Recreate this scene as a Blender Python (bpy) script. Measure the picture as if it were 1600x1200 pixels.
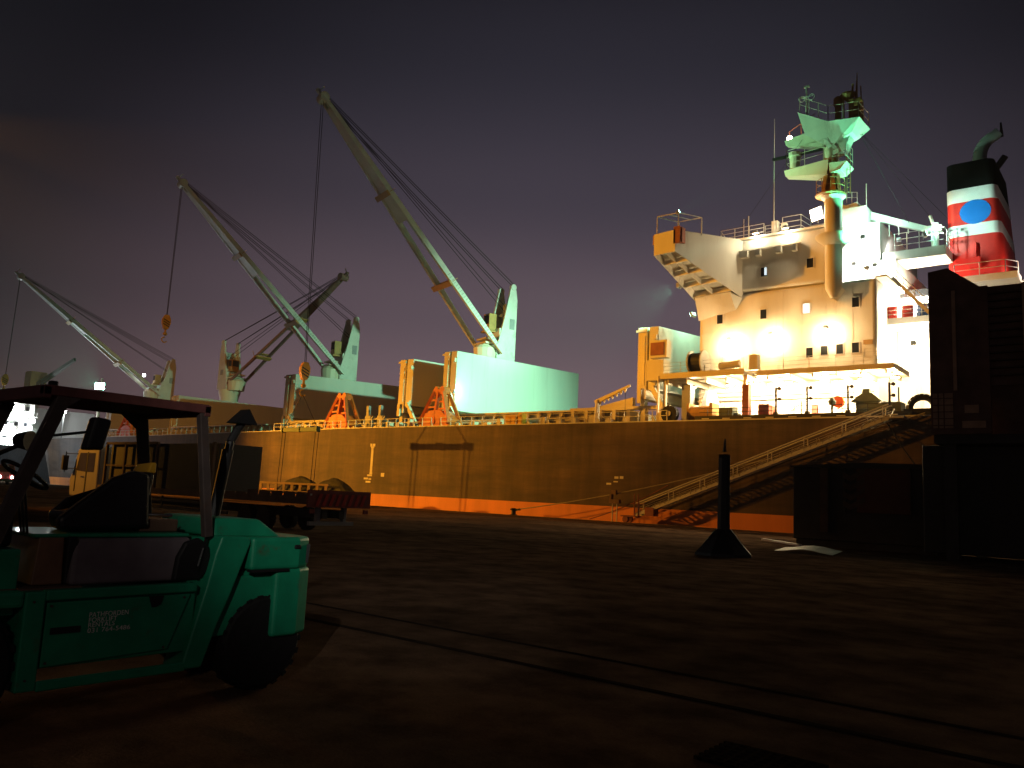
import bpy, bmesh, math, random
from mathutils import Vector, Matrix, noise
R = math.radians
random.seed(7)
scene = bpy.context.scene
for o in list(bpy.data.objects):
    bpy.data.objects.remove(o)
col = scene.collection

# ------------------------------------------------------------------ camera
# world axes: +X = along the quay towards the stern, +Y = from the quay to the ship, +Z up
cam_d = bpy.data.cameras.new('camera')
cam = bpy.data.objects.new('camera', cam_d)
col.objects.link(cam)
cam_d.sensor_fit = 'HORIZONTAL'
cam_d.sensor_width = 36.0
cam_d.lens = 28.8
cam_d.clip_start = 0.1
cam_d.clip_end = 6000
yaw, pit, rol = R(38.97), R(7.877), R(2.812)
F = Vector((-math.sin(yaw) * math.cos(pit), math.cos(yaw) * math.cos(pit), math.sin(pit)))
R0 = Vector((math.cos(yaw), math.sin(yaw), 0))
U0 = R0.cross(F)
Rr = R0 * math.cos(rol) + U0 * math.sin(rol)
Ur = -R0 * math.sin(rol) + U0 * math.cos(rol)
M = Matrix((Rr, Ur, -F)).transposed().to_4x4()
M.translation = Vector((0, 0, 1.8))
cam.matrix_world = M
scene.camera = cam

# ------------------------------------------------------------------ dusk sky
world = bpy.data.worlds.new('World')
scene.world = world
world.use_nodes = True
wn = world.node_tree.nodes
wl = world.node_tree.links
wn.clear()
w_out = wn.new('ShaderNodeOutputWorld')
w_bg = wn.new('ShaderNodeBackground')
w_tc = wn.new('ShaderNodeTexCoord')
w_sep = wn.new('ShaderNodeSeparateXYZ')
w_rmp = wn.new('ShaderNodeValToRGB')
wl.new(w_tc.outputs['Generated'], w_sep.inputs[0])
wl.new(w_sep.outputs['Z'], w_rmp.inputs[0])
er = w_rmp.color_ramp
er.interpolation = 'EASE'
stops = [(0.0, (.195, .128, .140)), (.11, (.168, .113, .130)), (.22, (.112, .081, .101)),
         (.36, (.060, .050, .069)), (.50, (.037, .0340, .0490)), (.68, (.0175, .0175, .0265)), (1.0, (.006, .006, .010))]
while len(er.elements) < len(stops):
    er.elements.new(0.5)
for e, (p, c) in zip(er.elements, stops):
    e.position = p
    e.color = (*c, 1)
# the town glow on the clouds: weaker towards the bow and out to sea on the right
w_dot = wn.new('ShaderNodeVectorMath'); w_dot.operation = 'DOT_PRODUCT'
w_dot.inputs[1].default_value = Vector((-math.sin(R(33)), math.cos(R(33)), 0))
wl.new(w_tc.outputs['Generated'], w_dot.inputs[0])
w_map = wn.new('ShaderNodeMapRange')
w_map.interpolation_type = 'SMOOTHSTEP'
w_map.inputs['From Min'].default_value = .72
w_map.inputs['From Max'].default_value = 1.0
w_map.inputs['To Min'].default_value = .20
w_map.inputs['To Max'].default_value = 1.0
wl.new(w_dot.outputs['Value'], w_map.inputs['Value'])
w_nz = wn.new('ShaderNodeTexNoise')
w_nz.inputs['Scale'].default_value = 2.2
w_nz.inputs['Detail'].default_value = 3
wl.new(w_tc.outputs['Generated'], w_nz.inputs['Vector'])
w_m2 = wn.new('ShaderNodeMapRange')
w_m2.inputs['To Min'].default_value = .95
w_m2.inputs['To Max'].default_value = 1.05
wl.new(w_nz.outputs['Fac'], w_m2.inputs['Value'])
w_mul = wn.new('ShaderNodeMath'); w_mul.operation = 'MULTIPLY'
wl.new(w_map.outputs[0], w_mul.inputs[0])
wl.new(w_m2.outputs[0], w_mul.inputs[1])
wl.new(w_rmp.outputs[0], w_bg.inputs['Color'])
wl.new(w_mul.outputs[0], w_bg.inputs['Strength'])
wl.new(w_bg.outputs[0], w_out.inputs['Surface'])

# ------------------------------------------------------------------ exposure
vs = scene.view_settings
vs.view_transform = 'Standard'
vs.look = 'None'
vs.exposure = 0.0
vs.gamma = 1.0
vs.use_curve_mapping = False
scene.cycles.max_bounces = 5
scene.cycles.diffuse_bounces = 3
scene.cycles.glossy_bounces = 2
scene.cycles.volume_bounces = 0
scene.cycles.sample_clamp_indirect = 3.0
scene.cycles.caustics_reflective = False
scene.cycles.caustics_refractive = False
scene.cycles.use_denoising = True

# ------------------------------------------------------------------ materials
MATS = {}


def mat(name, c, rough=.55, metal=0., var=.12, scale=1.5, bump=0., spec=.4, rust=0., rust_scale=.6, streak=False, coat=0.):
    if name in MATS:
        return MATS[name]
    m = bpy.data.materials.new(name)
    m.use_nodes = True
    nt = m.node_tree
    n, l = nt.nodes, nt.links
    b = n['Principled BSDF']
    b.inputs['Roughness'].default_value = rough
    b.inputs['Metallic'].default_value = metal
    b.inputs['Specular IOR Level'].default_value = spec
    b.inputs['Coat Weight'].default_value = coat
    tc = n.new('ShaderNodeTexCoord')
    nz = n.new('ShaderNodeTexNoise')
    nz.inputs['Scale'].default_value = scale
    nz.inputs['Detail'].default_value = 6
    nz.inputs['Roughness'].default_value = .6
    src = tc.outputs['Object']
    if streak:
        mp = n.new('ShaderNodeMapping')
        mp.inputs['Scale'].default_value = (1, 1, .12)
        l.new(src, mp.inputs['Vector'])
        src = mp.outputs[0]
    l.new(src, nz.inputs['Vector'])
    rp = n.new('ShaderNodeMapRange')
    rp.inputs['From Min'].default_value = .3
    rp.inputs['From Max'].default_value = .7
    rp.inputs['To Min'].default_value = 1 - var
    rp.inputs['To Max'].default_value = 1 + var
    l.new(nz.outputs['Fac'], rp.inputs['Value'])
    mx = n.new('ShaderNodeVectorMath'); mx.operation = 'SCALE'
    mx.inputs[0].default_value = c[:3]
    l.new(rp.outputs[0], mx.inputs['Scale'])
    colr = mx.outputs[0]
    if rust > 0:
        nr = n.new('ShaderNodeTexNoise')
        nr.inputs['Scale'].default_value = rust_scale
        nr.inputs['Detail'].default_value = 8
        nr.inputs['Roughness'].default_value = .7
        l.new(src, nr.inputs['Vector'])
        rr = n.new('ShaderNodeMapRange')
        rr.inputs['From Min'].default_value = .58
        rr.inputs['From Max'].default_value = .72
        rr.inputs['To Max'].default_value = rust
        l.new(nr.outputs['Fac'], rr.inputs['Value'])
        mm = n.new('ShaderNodeMix'); mm.data_type = 'RGBA'
        l.new(rr.outputs[0], mm.inputs[0])
        l.new(colr, mm.inputs[6])
        mm.inputs[7].default_value = (.11, .045, .02, 1)
        colr = mm.outputs[2]
    l.new(colr, b.inputs['Base Color'])
    if bump > 0:
        bp = n.new('ShaderNodeBump')
        bp.inputs['Strength'].default_value = bump
        bp.inputs['Distance'].default_value = .05
        l.new(nz.outputs['Fac'], bp.inputs['Height'])
        l.new(bp.outputs[0], b.inputs['Normal'])
    MATS[name] = m
    return m


def glow(name, c, s):
    m = bpy.data.materials.new(name)
    m.use_nodes = True
    b = m.node_tree.nodes['Principled BSDF']
    b.inputs['Base Color'].default_value = (.8, .8, .8, 1)
    b.inputs['Emission Color'].default_value = (*c, 1)
    b.inputs['Emission Strength'].default_value = s
    return m


def ground_mat():
    m = bpy.data.materials.new('quay_asphalt')
    m.use_nodes = True
    n, l = m.node_tree.nodes, m.node_tree.links
    b = n['Principled BSDF']
    tc = n.new('ShaderNodeTexCoord')
    def nz(s, d, sc=(1, 1, 1)):
        mp = n.new('ShaderNodeMapping'); mp.inputs['Scale'].default_value = sc
        l.new(tc.outputs['Object'], mp.inputs['Vector'])
        t = n.new('ShaderNodeTexNoise'); t.inputs['Scale'].default_value = s; t.inputs['Detail'].default_value = d
        t.inputs['Roughness'].default_value = .62
        l.new(mp.outputs[0], t.inputs['Vector'])
        return t.outputs['Fac']
    big = nz(.16, 7, (.85, 1, 1))      # oil and coal-dust patches, drawn out along the traffic
    mid = nz(1.1, 8, (1, 1, 1))
    fine = nz(34, 5)
    r1 = n.new('ShaderNodeValToRGB')
    r1.color_ramp.elements[0].position = .36; r1.color_ramp.elements[0].color = (.055, .034, .022, 1)
    r1.color_ramp.elements[1].position = .62; r1.color_ramp.elements[1].color = (.14, .085, .055, 1)
    l.new(big, r1.inputs[0])
    r2 = n.new('ShaderNodeMapRange'); r2.inputs['From Min'].default_value = .35; r2.inputs['From Max'].default_value = .68
    r2.inputs['To Min'].default_value = .55; r2.inputs['To Max'].default_value = 1.45
    l.new(mid, r2.inputs['Value'])
    v = n.new('ShaderNodeVectorMath'); v.operation = 'SCALE'
    l.new(r1.outputs[0], v.inputs[0]); l.new(r2.outputs[0], v.inputs['Scale'])
    r3 = n.new('ShaderNodeMapRange'); r3.inputs['To Min'].default_value = .6; r3.inputs['To Max'].default_value = 1.4
    l.new(fine, r3.inputs['Value'])
    v2 = n.new('ShaderNodeVectorMath'); v2.operation = 'SCALE'
    l.new(v.outputs[0], v2.inputs[0]); l.new(r3.outputs[0], v2.inputs['Scale'])
    l.new(v2.outputs[0], b.inputs['Base Color'])
    rr = n.new('ShaderNodeMapRange'); rr.inputs['From Min'].default_value = .4; rr.inputs['From Max'].default_value = .6
    rr.inputs['To Min'].default_value = .72; rr.inputs['To Max'].default_value = .95
    l.new(big, rr.inputs['Value']); l.new(rr.outputs[0], b.inputs['Roughness'])
    b.inputs['Specular IOR Level'].default_value = 0.
    bp = n.new('ShaderNodeBump'); bp.inputs['Strength'].default_value = .4; bp.inputs['Distance'].default_value = .02
    ad = n.new('ShaderNodeMath'); ad.operation = 'ADD'
    l.new(fine, ad.inputs[0]); l.new(mid, ad.inputs[1])
    l.new(ad.outputs[0], bp.inputs['Height']); l.new(bp.outputs[0], b.inputs['Normal'])
    return m


def hull_mat():
    """weathered dark hull paint: plate seams, scuffs, rust runs"""
    m = bpy.data.materials.new('hull_paint')
    m.use_nodes = True
    n, l = m.node_tree.nodes, m.node_tree.links
    b = n['Principled BSDF']
    b.inputs['Roughness'].default_value = .62
    b.inputs['Specular IOR Level'].default_value = .25
    tc = n.new('ShaderNodeTexCoord')
    def nz(s, d, sc):
        mp = n.new('ShaderNodeMapping'); mp.inputs['Scale'].default_value = sc
        l.new(tc.outputs['Object'], mp.inputs['Vector'])
        t = n.new('ShaderNodeTexNoise'); t.inputs['Scale'].default_value = s; t.inputs['Detail'].default_value = d
        t.inputs['Roughness'].default_value = .65
        l.new(mp.outputs[0], t.inputs['Vector'])
        return t.outputs['Fac']
    runs = nz(.5, 7, (1, 1, .10))
    scuff = nz(.35, 7, (.35, 1, 1.6))
    r1 = n.new('ShaderNodeValToRGB')
    r1.color_ramp.elements[0].position = .30; r1.color_ramp.elements[0].color = (.046, .031, .023, 1)
    r1.color_ramp.elements[1].position = .68; r1.color_ramp.elements[1].color = (.122, .078, .050, 1)
    l.new(scuff, r1.inputs[0])
    r2 = n.new('ShaderNodeMapRange'); r2.inputs['From Min'].default_value = .35; r2.inputs['From Max'].default_value = .65
    r2.inputs['To Min'].default_value = .58; r2.inputs['To Max'].default_value = 1.25
    l.new(runs, r2.inputs['Value'])
    v = n.new('ShaderNodeVectorMath'); v.operation = 'SCALE'
    l.new(r1.outputs[0], v.inputs[0]); l.new(r2.outputs[0], v.inputs['Scale'])
    # welded plate seams
    bk = n.new('ShaderNodeTexBrick')
    bk.inputs['Scale'].default_value = 1
    bk.inputs['Mortar Size'].default_value = .035
    bk.inputs['Brick Width'].default_value = 9.
    bk.inputs['Row Height'].default_value = 2.35
    cx = n.new('ShaderNodeSeparateXYZ'); cc = n.new('ShaderNodeCombineXYZ')
    l.new(tc.outputs['Object'], cx.inputs[0]); l.new(cx.outputs['X'], cc.inputs['X']); l.new(cx.outputs['Z'], cc.inputs['Y'])
    l.new(cc.outputs[0], bk.inputs['Vector'])
    mr = n.new('ShaderNodeMapRange'); mr.inputs['To Min'].default_value = 1.; mr.inputs['To Max'].default_value = .82
    l.new(bk.outputs['Fac'], mr.inputs['Value'])
    v2 = n.new('ShaderNodeVectorMath'); v2.operation = 'SCALE'
    l.new(v.outputs[0], v2.inputs[0]); l.new(mr.outputs[0], v2.inputs['Scale'])
    l.new(v2.outputs[0], b.inputs['Base Color'])
    bp = n.new('ShaderNodeBump'); bp.inputs['Strength'].default_value = .6; bp.inputs['Distance'].default_value = .12
    l.new(scuff, bp.inputs['Height']); l.new(bp.outputs[0], b.inputs['Normal'])
    return m


M_ground = ground_mat()
M_hull = hull_mat()
M_boot = mat('boot_topping_paint', (.72, .235, .05), .6, var=.14, scale=.4, rust=.25, rust_scale=.3, streak=True)
M_cream = mat('cream_ship_paint', (.66, .60, .47), .5, var=.07, scale=.6, rust=.35, rust_scale=.5, streak=True)
M_white = mat('white_ship_paint', (.74, .71, .65), .5, var=.09, scale=.6, rust=.42, rust_scale=.7, streak=True, bump=.12)
M_jib = mat('crane_paint', (.60, .61, .56), .5, var=.1, scale=.7, rust=.4, rust_scale=.6)
M_cover = mat('hatch_cover_paint', (.62, .62, .58), .5, var=.05, scale=.5, rust=.18, rust_scale=.55, streak=True, bump=.15)
M_dark = mat('dark_steel', (.035, .033, .032), .6, .2, .2, 3)
M_black = mat('black_paint', (.012, .012, .013), .55, var=.2)
M_soot = mat('soot_black', (.006, .006, .006), .9, spec=.05, var=.4, scale=.8)
M_groove = mat('groove_dirt', (.022, .016, .012), .95, spec=0., var=.3)
M_rubber = mat('rubber', (.008, .0075, .0078), .8, var=.25, scale=8, bump=.3)
M_rope = mat('wire_rope', (.012, .011, .011), .8)
M_line = mat('mooring_line_fibre', (.34, .30, .22), .9)
M_glassd = mat('dark_glass', (.02, .022, .025), .08, var=.05, spec=.6)
M_red = mat('funnel_red', (.60, .022, .016), .5, var=.08, rust=.12)
M_blue = mat('emblem_blue', (.005, .15, .55), .5, var=.05)
M_fwhite = mat('band_white', (.74, .74, .72), .5, var=.05)
M_orange = mat('grab_orange', (.62, .12, .015), .5, var=.16, rust=.35, rust_scale=1.2)
M_yellow = mat('hook_yellow', (.66, .34, .02), .5, var=.1)
M_deck = mat('deck_green_paint', (.10, .12, .09), .75, var=.2)
M_galv = mat('galvanised_rail', (.62, .60, .54), .5, var=.1)
M_fgreen = mat('forklift_green', (.010, .27, .14), .45, var=.16, scale=4, rust=.65, rust_scale=4.5, coat=.1, bump=.06)
M_fgrey = mat('forklift_hood_grey', (.16, .13, .145), .6, var=.2, scale=5, rust=.2, rust_scale=2.5)
M_fred = mat('guard_red_oxide', (.15, .05, .045), .6, var=.25, scale=7, rust=.5, rust_scale=4)
M_fpost = mat('guard_post_brown', (.075, .055, .05), .6, var=.25, scale=7, rust=.4, rust_scale=4)
M_vinyl = mat('seat_vinyl', (.014, .013, .015), .45, var=.2)
M_truckred = mat('truck_red', (.24, .028, .022), .5, var=.2, rust=.3, rust_scale=1.5)
M_truckwhite = mat('truck_cab_paint', (.42, .38, .32), .45, var=.1, rust=.2)
M_truckdark = mat('truck_box_dark', (.022, .020, .020), .6, var=.25)
M_rusty = mat('rusty_steel', (.15, .085, .055), .75, var=.3, scale=2, rust=.6, rust_scale=1)
M_coal = mat('coal', (.011, .0105, .010), .75, var=.5, scale=6, bump=.8)
M_hop = mat('hopper_plate', (.15, .08, .06), .75, var=.35, scale=1.2, rust=.6, rust_scale=.7)
M_hopl = mat('hopper_lit_tan', (.46, .30, .20), .7, var=.2, scale=2, rust=.5)  # lighter tan; on the chute door it paints in the light
M_concrete = mat('concrete', (.15, .14, .125), .85, var=.25, scale=2, bump=.4)
M_drumred = mat('drum_red', (.62, .05, .03), .45)
M_drumblue = mat('drum_blue', (.04, .09, .22), .45)
M_lifered = mat('life_orange', (.75, .12, .04), .5)
M_oxide = mat('red_oxide', (.26, .075, .045), .6, var=.2, rust=.4)
M_brownp = mat('ochre_paint', (.42, .24, .08), .6, var=.15, rust=.4)
M_stain = mat('hull_scuff', (.045, .035, .025), .8, var=.3, scale=1.2)
M_mark = mat('mark_white', (.72, .68, .58), .6, var=.08)
M_sheet = mat('pale_sheet', (.30, .27, .22), .6, var=.2)
M_sheet2 = mat('dirty_buff', (.075, .045, .032), .8, var=.3)
M_teal = mat('tarp_green', (.03, .10, .08), .6)
M_grey = mat('grey_paint', (.28, .29, .30), .5, var=.1, rust=.2)
M_chrome = mat('chrome', (.6, .6, .6), .18, 1., .05)
M_text = mat('stencil_white', (.75, .76, .72), .7, var=.25, scale=30)
M_warm = glow('lamp_warm_lens', (1, .82, .5), 60)
M_whitel = glow('lamp_white_lens', (.95, .97, 1), 60)
M_sodl = glow('lamp_sodium_lens', (1, .5, .08), 60)
M_teall = glow('lamp_teal_lens', (.35, 1, .75), 60)
M_winlit = glow('lit_cabin_window', (.75, .92, 1), 1.1)

# ------------------------------------------------------------------ mesh building


SPLIT = {'rear_pillar_belt', 'side_post', 'antenna_base', 'deck_pillar', 'deck_door', 'jib_platform', 'lower_sling', 'upper_sling', 'deck_winch_gear',
         'wall_locker', 'chute_door', 'valve_stand', 'cover_jack', 'eave_bracket', 'luffing_rope', 'hoist_rope', 'control_lever', 'roof_edge', 'boat_deck',
         'exhaust_cap', 'vent_trunk', 'raft_canister', 'mooring_winch', 'mast_stay', 'hydraulic_box', 'deck_pipe', 'side_window', 'door_seam', 'superstructure_bay',
         'vent_louvre', 'guard_gusset', 'skid', 'gunwale_strip', 'turntable', 'reel_flange', 'casing_bay', 'chassis_rail', 'boom_support', 'side_guard', 'freeing_port', 'cage_rail', 'panel_bolt', 'fuel_tank'}


class MB:
    def __init__(s):
        s.v, s.f, s.u = [], [], []

    def add(s, vs, fs):
        k = len(s.v)
        s.u.append((k, k + len(vs), len(s.f), len(s.f) + len(fs)))
        s.v += [tuple(p) for p in vs]
        s.f += [tuple(i + k for i in f) for f in fs]
        return s

    def hexa(s, p):
        return s.add(p, [(0, 3, 2, 1), (4, 5, 6, 7), (0, 1, 5, 4), (1, 2, 6, 5), (2, 3, 7, 6), (3, 0, 4, 7)])

    def box(s, x0, x1, y0, y1, z0, z1):
        return s.hexa([(x0, y0, z0), (x1, y0, z0), (x1, y1, z0), (x0, y1, z0), (x0, y0, z1), (x1, y0, z1), (x1, y1, z1), (x0, y1, z1)])

    def bar(s, a, b, w, h=None, up=(0, 0, 1), w2=None, h2=None):
        a, b = Vector(a), Vector(b)
        h = h or w
        w2 = w if w2 is None else w2
        h2 = h if h2 is None else h2
        d = (b - a).normalized()
        u = Vector(up)
        if abs(d.dot(u)) > .98:
            u = Vector((0, 1, 0))
        r = d.cross(u).normalized()
        u = r.cross(d).normalized()
        P = []
        for c, ww, hh in ((a, w, h), (b, w2, h2)):
            P += [c - r * ww / 2 - u * hh / 2, c + r * ww / 2 - u * hh / 2, c + r * ww / 2 + u * hh / 2, c - r * ww / 2 + u * hh / 2]
        return s.hexa(P)

    def tube(s, a, b, r, r2=None, n=10, cap=True):
        a, b = Vector(a), Vector(b)
        r2 = r if r2 is None else r2
        d = (b - a).normalized()
        u = Vector((0, 0, 1)) if abs(d.z) < .95 else Vector((1, 0, 0))
        x = d.cross(u).normalized()
        y = d.cross(x).normalized()
        vs = []
        for c, rr in ((a, r), (b, r2)):
            for i in range(n):
                t = 2 * math.pi * i / n
                vs.append(c + x * math.cos(t) * rr + y * math.sin(t) * rr)
        fs = [(i, (i + 1) % n, n + (i + 1) % n, n + i) for i in range(n)]
        if cap:
            fs += [tuple(range(n))[::-1], tuple(range(n, 2 * n))]
        return s.add(vs, fs)

    def path(s, pts, r, n=8):
        for a, b in zip(pts[:-1], pts[1:]):
            s.tube(a, b, r, n=n)
        return s

    def prism(s, poly, axis, a, b):
        """poly: 2D points; axis 'x' -> (y,z), 'y' -> (x,z), 'z' -> (x,y)"""
        def P(p, t):
            return {'x': (t, p[0], p[1]), 'y': (p[0], t, p[1]), 'z': (p[0], p[1], t)}[axis]
        n = len(poly)
        vs = [P(p, a) for p in poly] + [P(p, b) for p in poly]
        fs = [tuple(range(n))[::-1], tuple(range(n, 2 * n))] + [(i, (i + 1) % n, n + (i + 1) % n, n + i) for i in range(n)]
        return s.add(vs, fs)

    def lathe(s, prof, c, axis=(0, 0, 1), n=20):
        """prof: (radius, t) along axis from c"""
        d = Vector(axis).normalized()
        u = Vector((0, 0, 1)) if abs(d.z) < .95 else Vector((1, 0, 0))
        x = d.cross(u).normalized()
        y = d.cross(x).normalized()
        c = Vector(c)
        vs, fs = [], []
        for r, t in prof:
            for i in range(n):
                a = 2 * math.pi * i / n
                vs.append(c + d * t + (x * math.cos(a) + y * math.sin(a)) * max(r, 1e-4))
        for k in range(len(prof) - 1):
            for i in range(n):
                j = (i + 1) % n
                fs.append((k * n + i, k * n + j, (k + 1) * n + j, (k + 1) * n + i))
        fs += [tuple(range(n))[::-1], tuple(range((len(prof) - 1) * n, len(prof) * n))]
        return s.add(vs, fs)

    def build(s, name, m, parent=None, o=None, smooth=False, bevel=0., seg=2, label=None):
        if name in SPLIT and len(s.u) > 1:
            bb = []
            for a, b, c, d in s.u:
                P = s.v[a:b]
                bb.append(([min(p[i] for p in P) - .03 for i in range(3)], [max(p[i] for p in P) + .03 for i in range(3)]))
            g = list(range(len(bb)))
            for i in range(len(bb)):
                for j in range(i):
                    if all(bb[i][0][q] <= bb[j][1][q] and bb[j][0][q] <= bb[i][1][q] for q in range(3)):
                        gi, gj = g[i], g[j]
                        g = [gj if x == gi else x for x in g]
            ks = sorted(set(g))
            if len(ks) > 1:
                res = None
                for kk in ks:
                    m2 = MB()
                    for (a, b, c, d), q in zip(s.u, g):
                        if q == kk:
                            m2.add(s.v[a:b], [tuple(i - a for i in f) for f in s.f[c:d]])
                    res = m2.build(name, m, parent, o, smooth, bevel, seg, label)
                return res
        o = Vector(o) if o is not None else Vector((0, 0, 0))
        if o.length == 0 and parent is not None:
            p = parent
            while p.parent:
                p = p.parent
            o = Vector(p.location)
        me = bpy.data.meshes.new(name)
        me.from_pydata([tuple(Vector(p) - o) for p in s.v], [], s.f)
        bm = bmesh.new(); bm.from_mesh(me)
        bmesh.ops.recalc_face_normals(bm, faces=bm.faces)
        bm.to_mesh(me); bm.free()
        me.materials.append(m)
        ob = bpy.data.objects.new(name, me)
        col.objects.link(ob)
        if parent is None:
            ob.location = o
        else:
            ob.parent = parent
        if smooth:
            for p in me.polygons:
                p.use_smooth = True
            md = ob.modifiers.new('edge', 'EDGE_SPLIT'); md.split_angle = R(38)
        if bevel:
            bv = ob.modifiers.new('bevel', 'BEVEL'); bv.width = bevel; bv.segments = seg
            bv.limit_method = 'ANGLE'; bv.angle_limit = R(35)
        if label:
            ob['label'] = label
        return ob


def thing(name, label, cat, loc, group=None):
    o = bpy.data.objects.new(name, None)
    o.empty_display_size = .3
    col.objects.link(o)
    o.location = loc
    tag(o, label, cat, group)
    return o


def tag(o, label, cat, group=None):
    o['label'] = label
    o['category'] = cat
    if group:
        o['group'] = group
    return o


def structure(o):
    o['kind'] = 'structure'
    return o


def copy_tree(src, loc, label):
    c = src.copy(); col.objects.link(c); c.location = loc; c['label'] = label

    def rec(a, b):
        for ch in a.children:
            d = ch.copy(); col.objects.link(d); d.parent = b
            rec(ch, d)
    rec(src, c)
    return c


def lamp(name, loc, power, color, parent=None, kind='POINT', target=None, size=.12, cone=90, blend=.5):
    d = bpy.data.lights.new(name, kind)
    d.energy = power
    d.color = color
    d.shadow_soft_size = size
    if kind == 'SPOT':
        d.spot_size = R(cone)
        d.spot_blend = blend
    o = bpy.data.objects.new(name, d)
    col.objects.link(o)
    base = Vector((0, 0, 0))
    if parent is not None:
        p = parent
        while p.parent:
            p = p.parent
        base = Vector(p.location)
        o.parent = parent
    o.location = Vector(loc) - base
    if target is not None:
        o.rotation_euler = (Vector(target) - Vector(loc)).to_track_quat('-Z', 'Y').to_euler()
    return o


WARM = (1, .72, .36)
COOL = (.93, 1, .95)
SOD = (1, .375, .02)
TEAL = (.40, 1, .66)

# ------------------------------------------------------------------ the setting
def sheet(name, m, x0, x1, y0, y1, z, nx=1, ny=1):
    b = MB()
    for i in range(nx):
        for j in range(ny):
            xa, xb = x0 + (x1 - x0) * i / nx, x0 + (x1 - x0) * (i + 1) / nx
            ya, yb = y0 + (y1 - y0) * j / ny, y0 + (y1 - y0) * (j + 1) / ny
            b.add([(xa, ya, z), (xb, ya, z), (xb, yb, z), (xa, yb, z)], [(0, 1, 2, 3)])
    return structure(b.build(name, m))

gq = MB().box(-700, 400, -400, 68.1, -6, 0)
structure(gq.build('quay_ground', M_ground))
M_water = mat('harbour_water', (.008, .010, .012), .12, var=.1, scale=.8, bump=.6, spec=.5)
sheet('water', M_water, -3000, 3000, 68.1, 4000, -2.0)
M_land = mat('far_shore', (.03, .032, .03), .9)
# sunken crane-rail grooves in the quay
for i, (y, w) in enumerate(((7.35, .11), (8.35, .08))):
    structure(MB().box(-120, 60, y, y + w, .004, .007).build('rail_track', M_groove))
structure(MB().box(-200, 120, 66.9, 67.9, .004, .012).build('quay_edge_strip', M_concrete))
# a grating near the camera
gr = MB()
for i in range(9):
    gr.box(-2.75 + i * .085, -2.72 + i * .085, 5.72, 6.25, .006, .03)
for j in range(7):
    gr.box(-2.78, -2.0, 5.72 + j * .085, 5.75 + j * .085, .005, .028)
tag(gr.build('drain_grating', M_groove, o=(-2.4, 6, 0)), 'rusty steel drain grating set in the asphalt in front of the camera', 'grating')

# ------------------------------------------------------------------ the bulk carrier
YC, HB = 87.0, 18.0
SHIP = (-60, YC, -2.0)
ship = thing('bulk_carrier', 'large bulk carrier with dark hull, orange boot-topping and white deckhouse moored along the quay', 'ship', SHIP)


def dz(x):
    return 9.6 if x > -80 else 9.6 - .65 * min(1, (-80 - x) / 70)


stations = []
for x in [16.5, 15.8, 13, 8, 0, -20, -40, -60, -80, -100, -120, -140, -155, -168, -178, -187, -195, -201, -205]:
    if x > 0:
        t = x / 16.5
        hb = HB * (1 - .45 * t ** 2.5); hw = HB * (1 - .75 * t ** 2)
    elif x < -155:
        t = (-155 - x) / 50
        hb = HB * max(.02, 1 - t ** 3.0); hw = HB * max(.012, 1 - t ** 1.9)
    else:
        hb = hw = HB
    stations.append((x, hb, hw))


def hull_part(z0f, z1f, name, m, cap):
    b = MB()
    n = 6
    vs, fs = [], []
    for (x, hb, hw) in stations:
        z0, z1 = z0f(x), z1f(x)
        for s in (-1, 1):
            for k in range(n + 1):
                z = z0 + (z1 - z0) * k / n
                t = max(0, min(1, (z + 2) / (dz(x) + 2)))
                h = hw + (hb - hw) * t
                vs.append((x, YC + s * h, z))
    w = 2 * (n + 1)
    for i in range(len(stations) - 1):
        for s in (0, 1):
            for k in range(n):
                a = i * w + s * (n + 1) + k
                fs.append((a, a + 1, a + w + 1, a + w))
        if cap:
            a = i * w + n
            fs.append((a, a + n + 1, a + w + n + 1, a + w))
    for i in (0, len(stations) - 1):
        for k in range(n):
            a = i * w + k
            fs.append((a, a + 1, a + n + 2, a + n + 1))
    b.add(vs, fs)
    return b.build(name, m, ship)


hull = hull_part(lambda x: 1.42, lambda x: dz(x) - .02, 'hull', M_hull, True)
boot = hull_part(lambda x: -5, lambda x: 1.42, 'boot_topping', M_boot, False)

# draught scale, load line and other marks on the side
mk = MB()
yk = 68.985
mk.box(-77.85, -77.45, yk, yk + .012, 4.0, 7.1)
mk.box(-78.1, -77.8, yk, yk + .012, 7.25, 7.6).box(-77.7, -77.2, yk, yk + .012, 7.25, 7.6).box(-77.95, -77.35, yk, yk + .012, 7.05, 7.25)
for z, xs, ln in ((3.55, -78.3, .9), (3.15, -78.9, .8), (3.1, -78.0, .5), (2.75, -78.5, .9), (3.8, -77.9, .5)):
    mk.box(xs, xs + ln, yk, yk + .012, z, z + .22)
mk.box(-75.8, -75.2, yk, yk + .012, 3.55, 4.0)
mk.build('draught_mark', M_mark, ship)
mk = MB()
for x, z, w, h in ((-42.4, 4.1, .45, .22), (-41.8, 4.1, .4, .26), (-43.3, 3.5, .55, .18), (-42.5, 3.75, .5, .12)):
    mk.box(x, x + w, yk, yk + .012, z, z + h)
mk.build('draught_mark', M_mark, ship)
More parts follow.
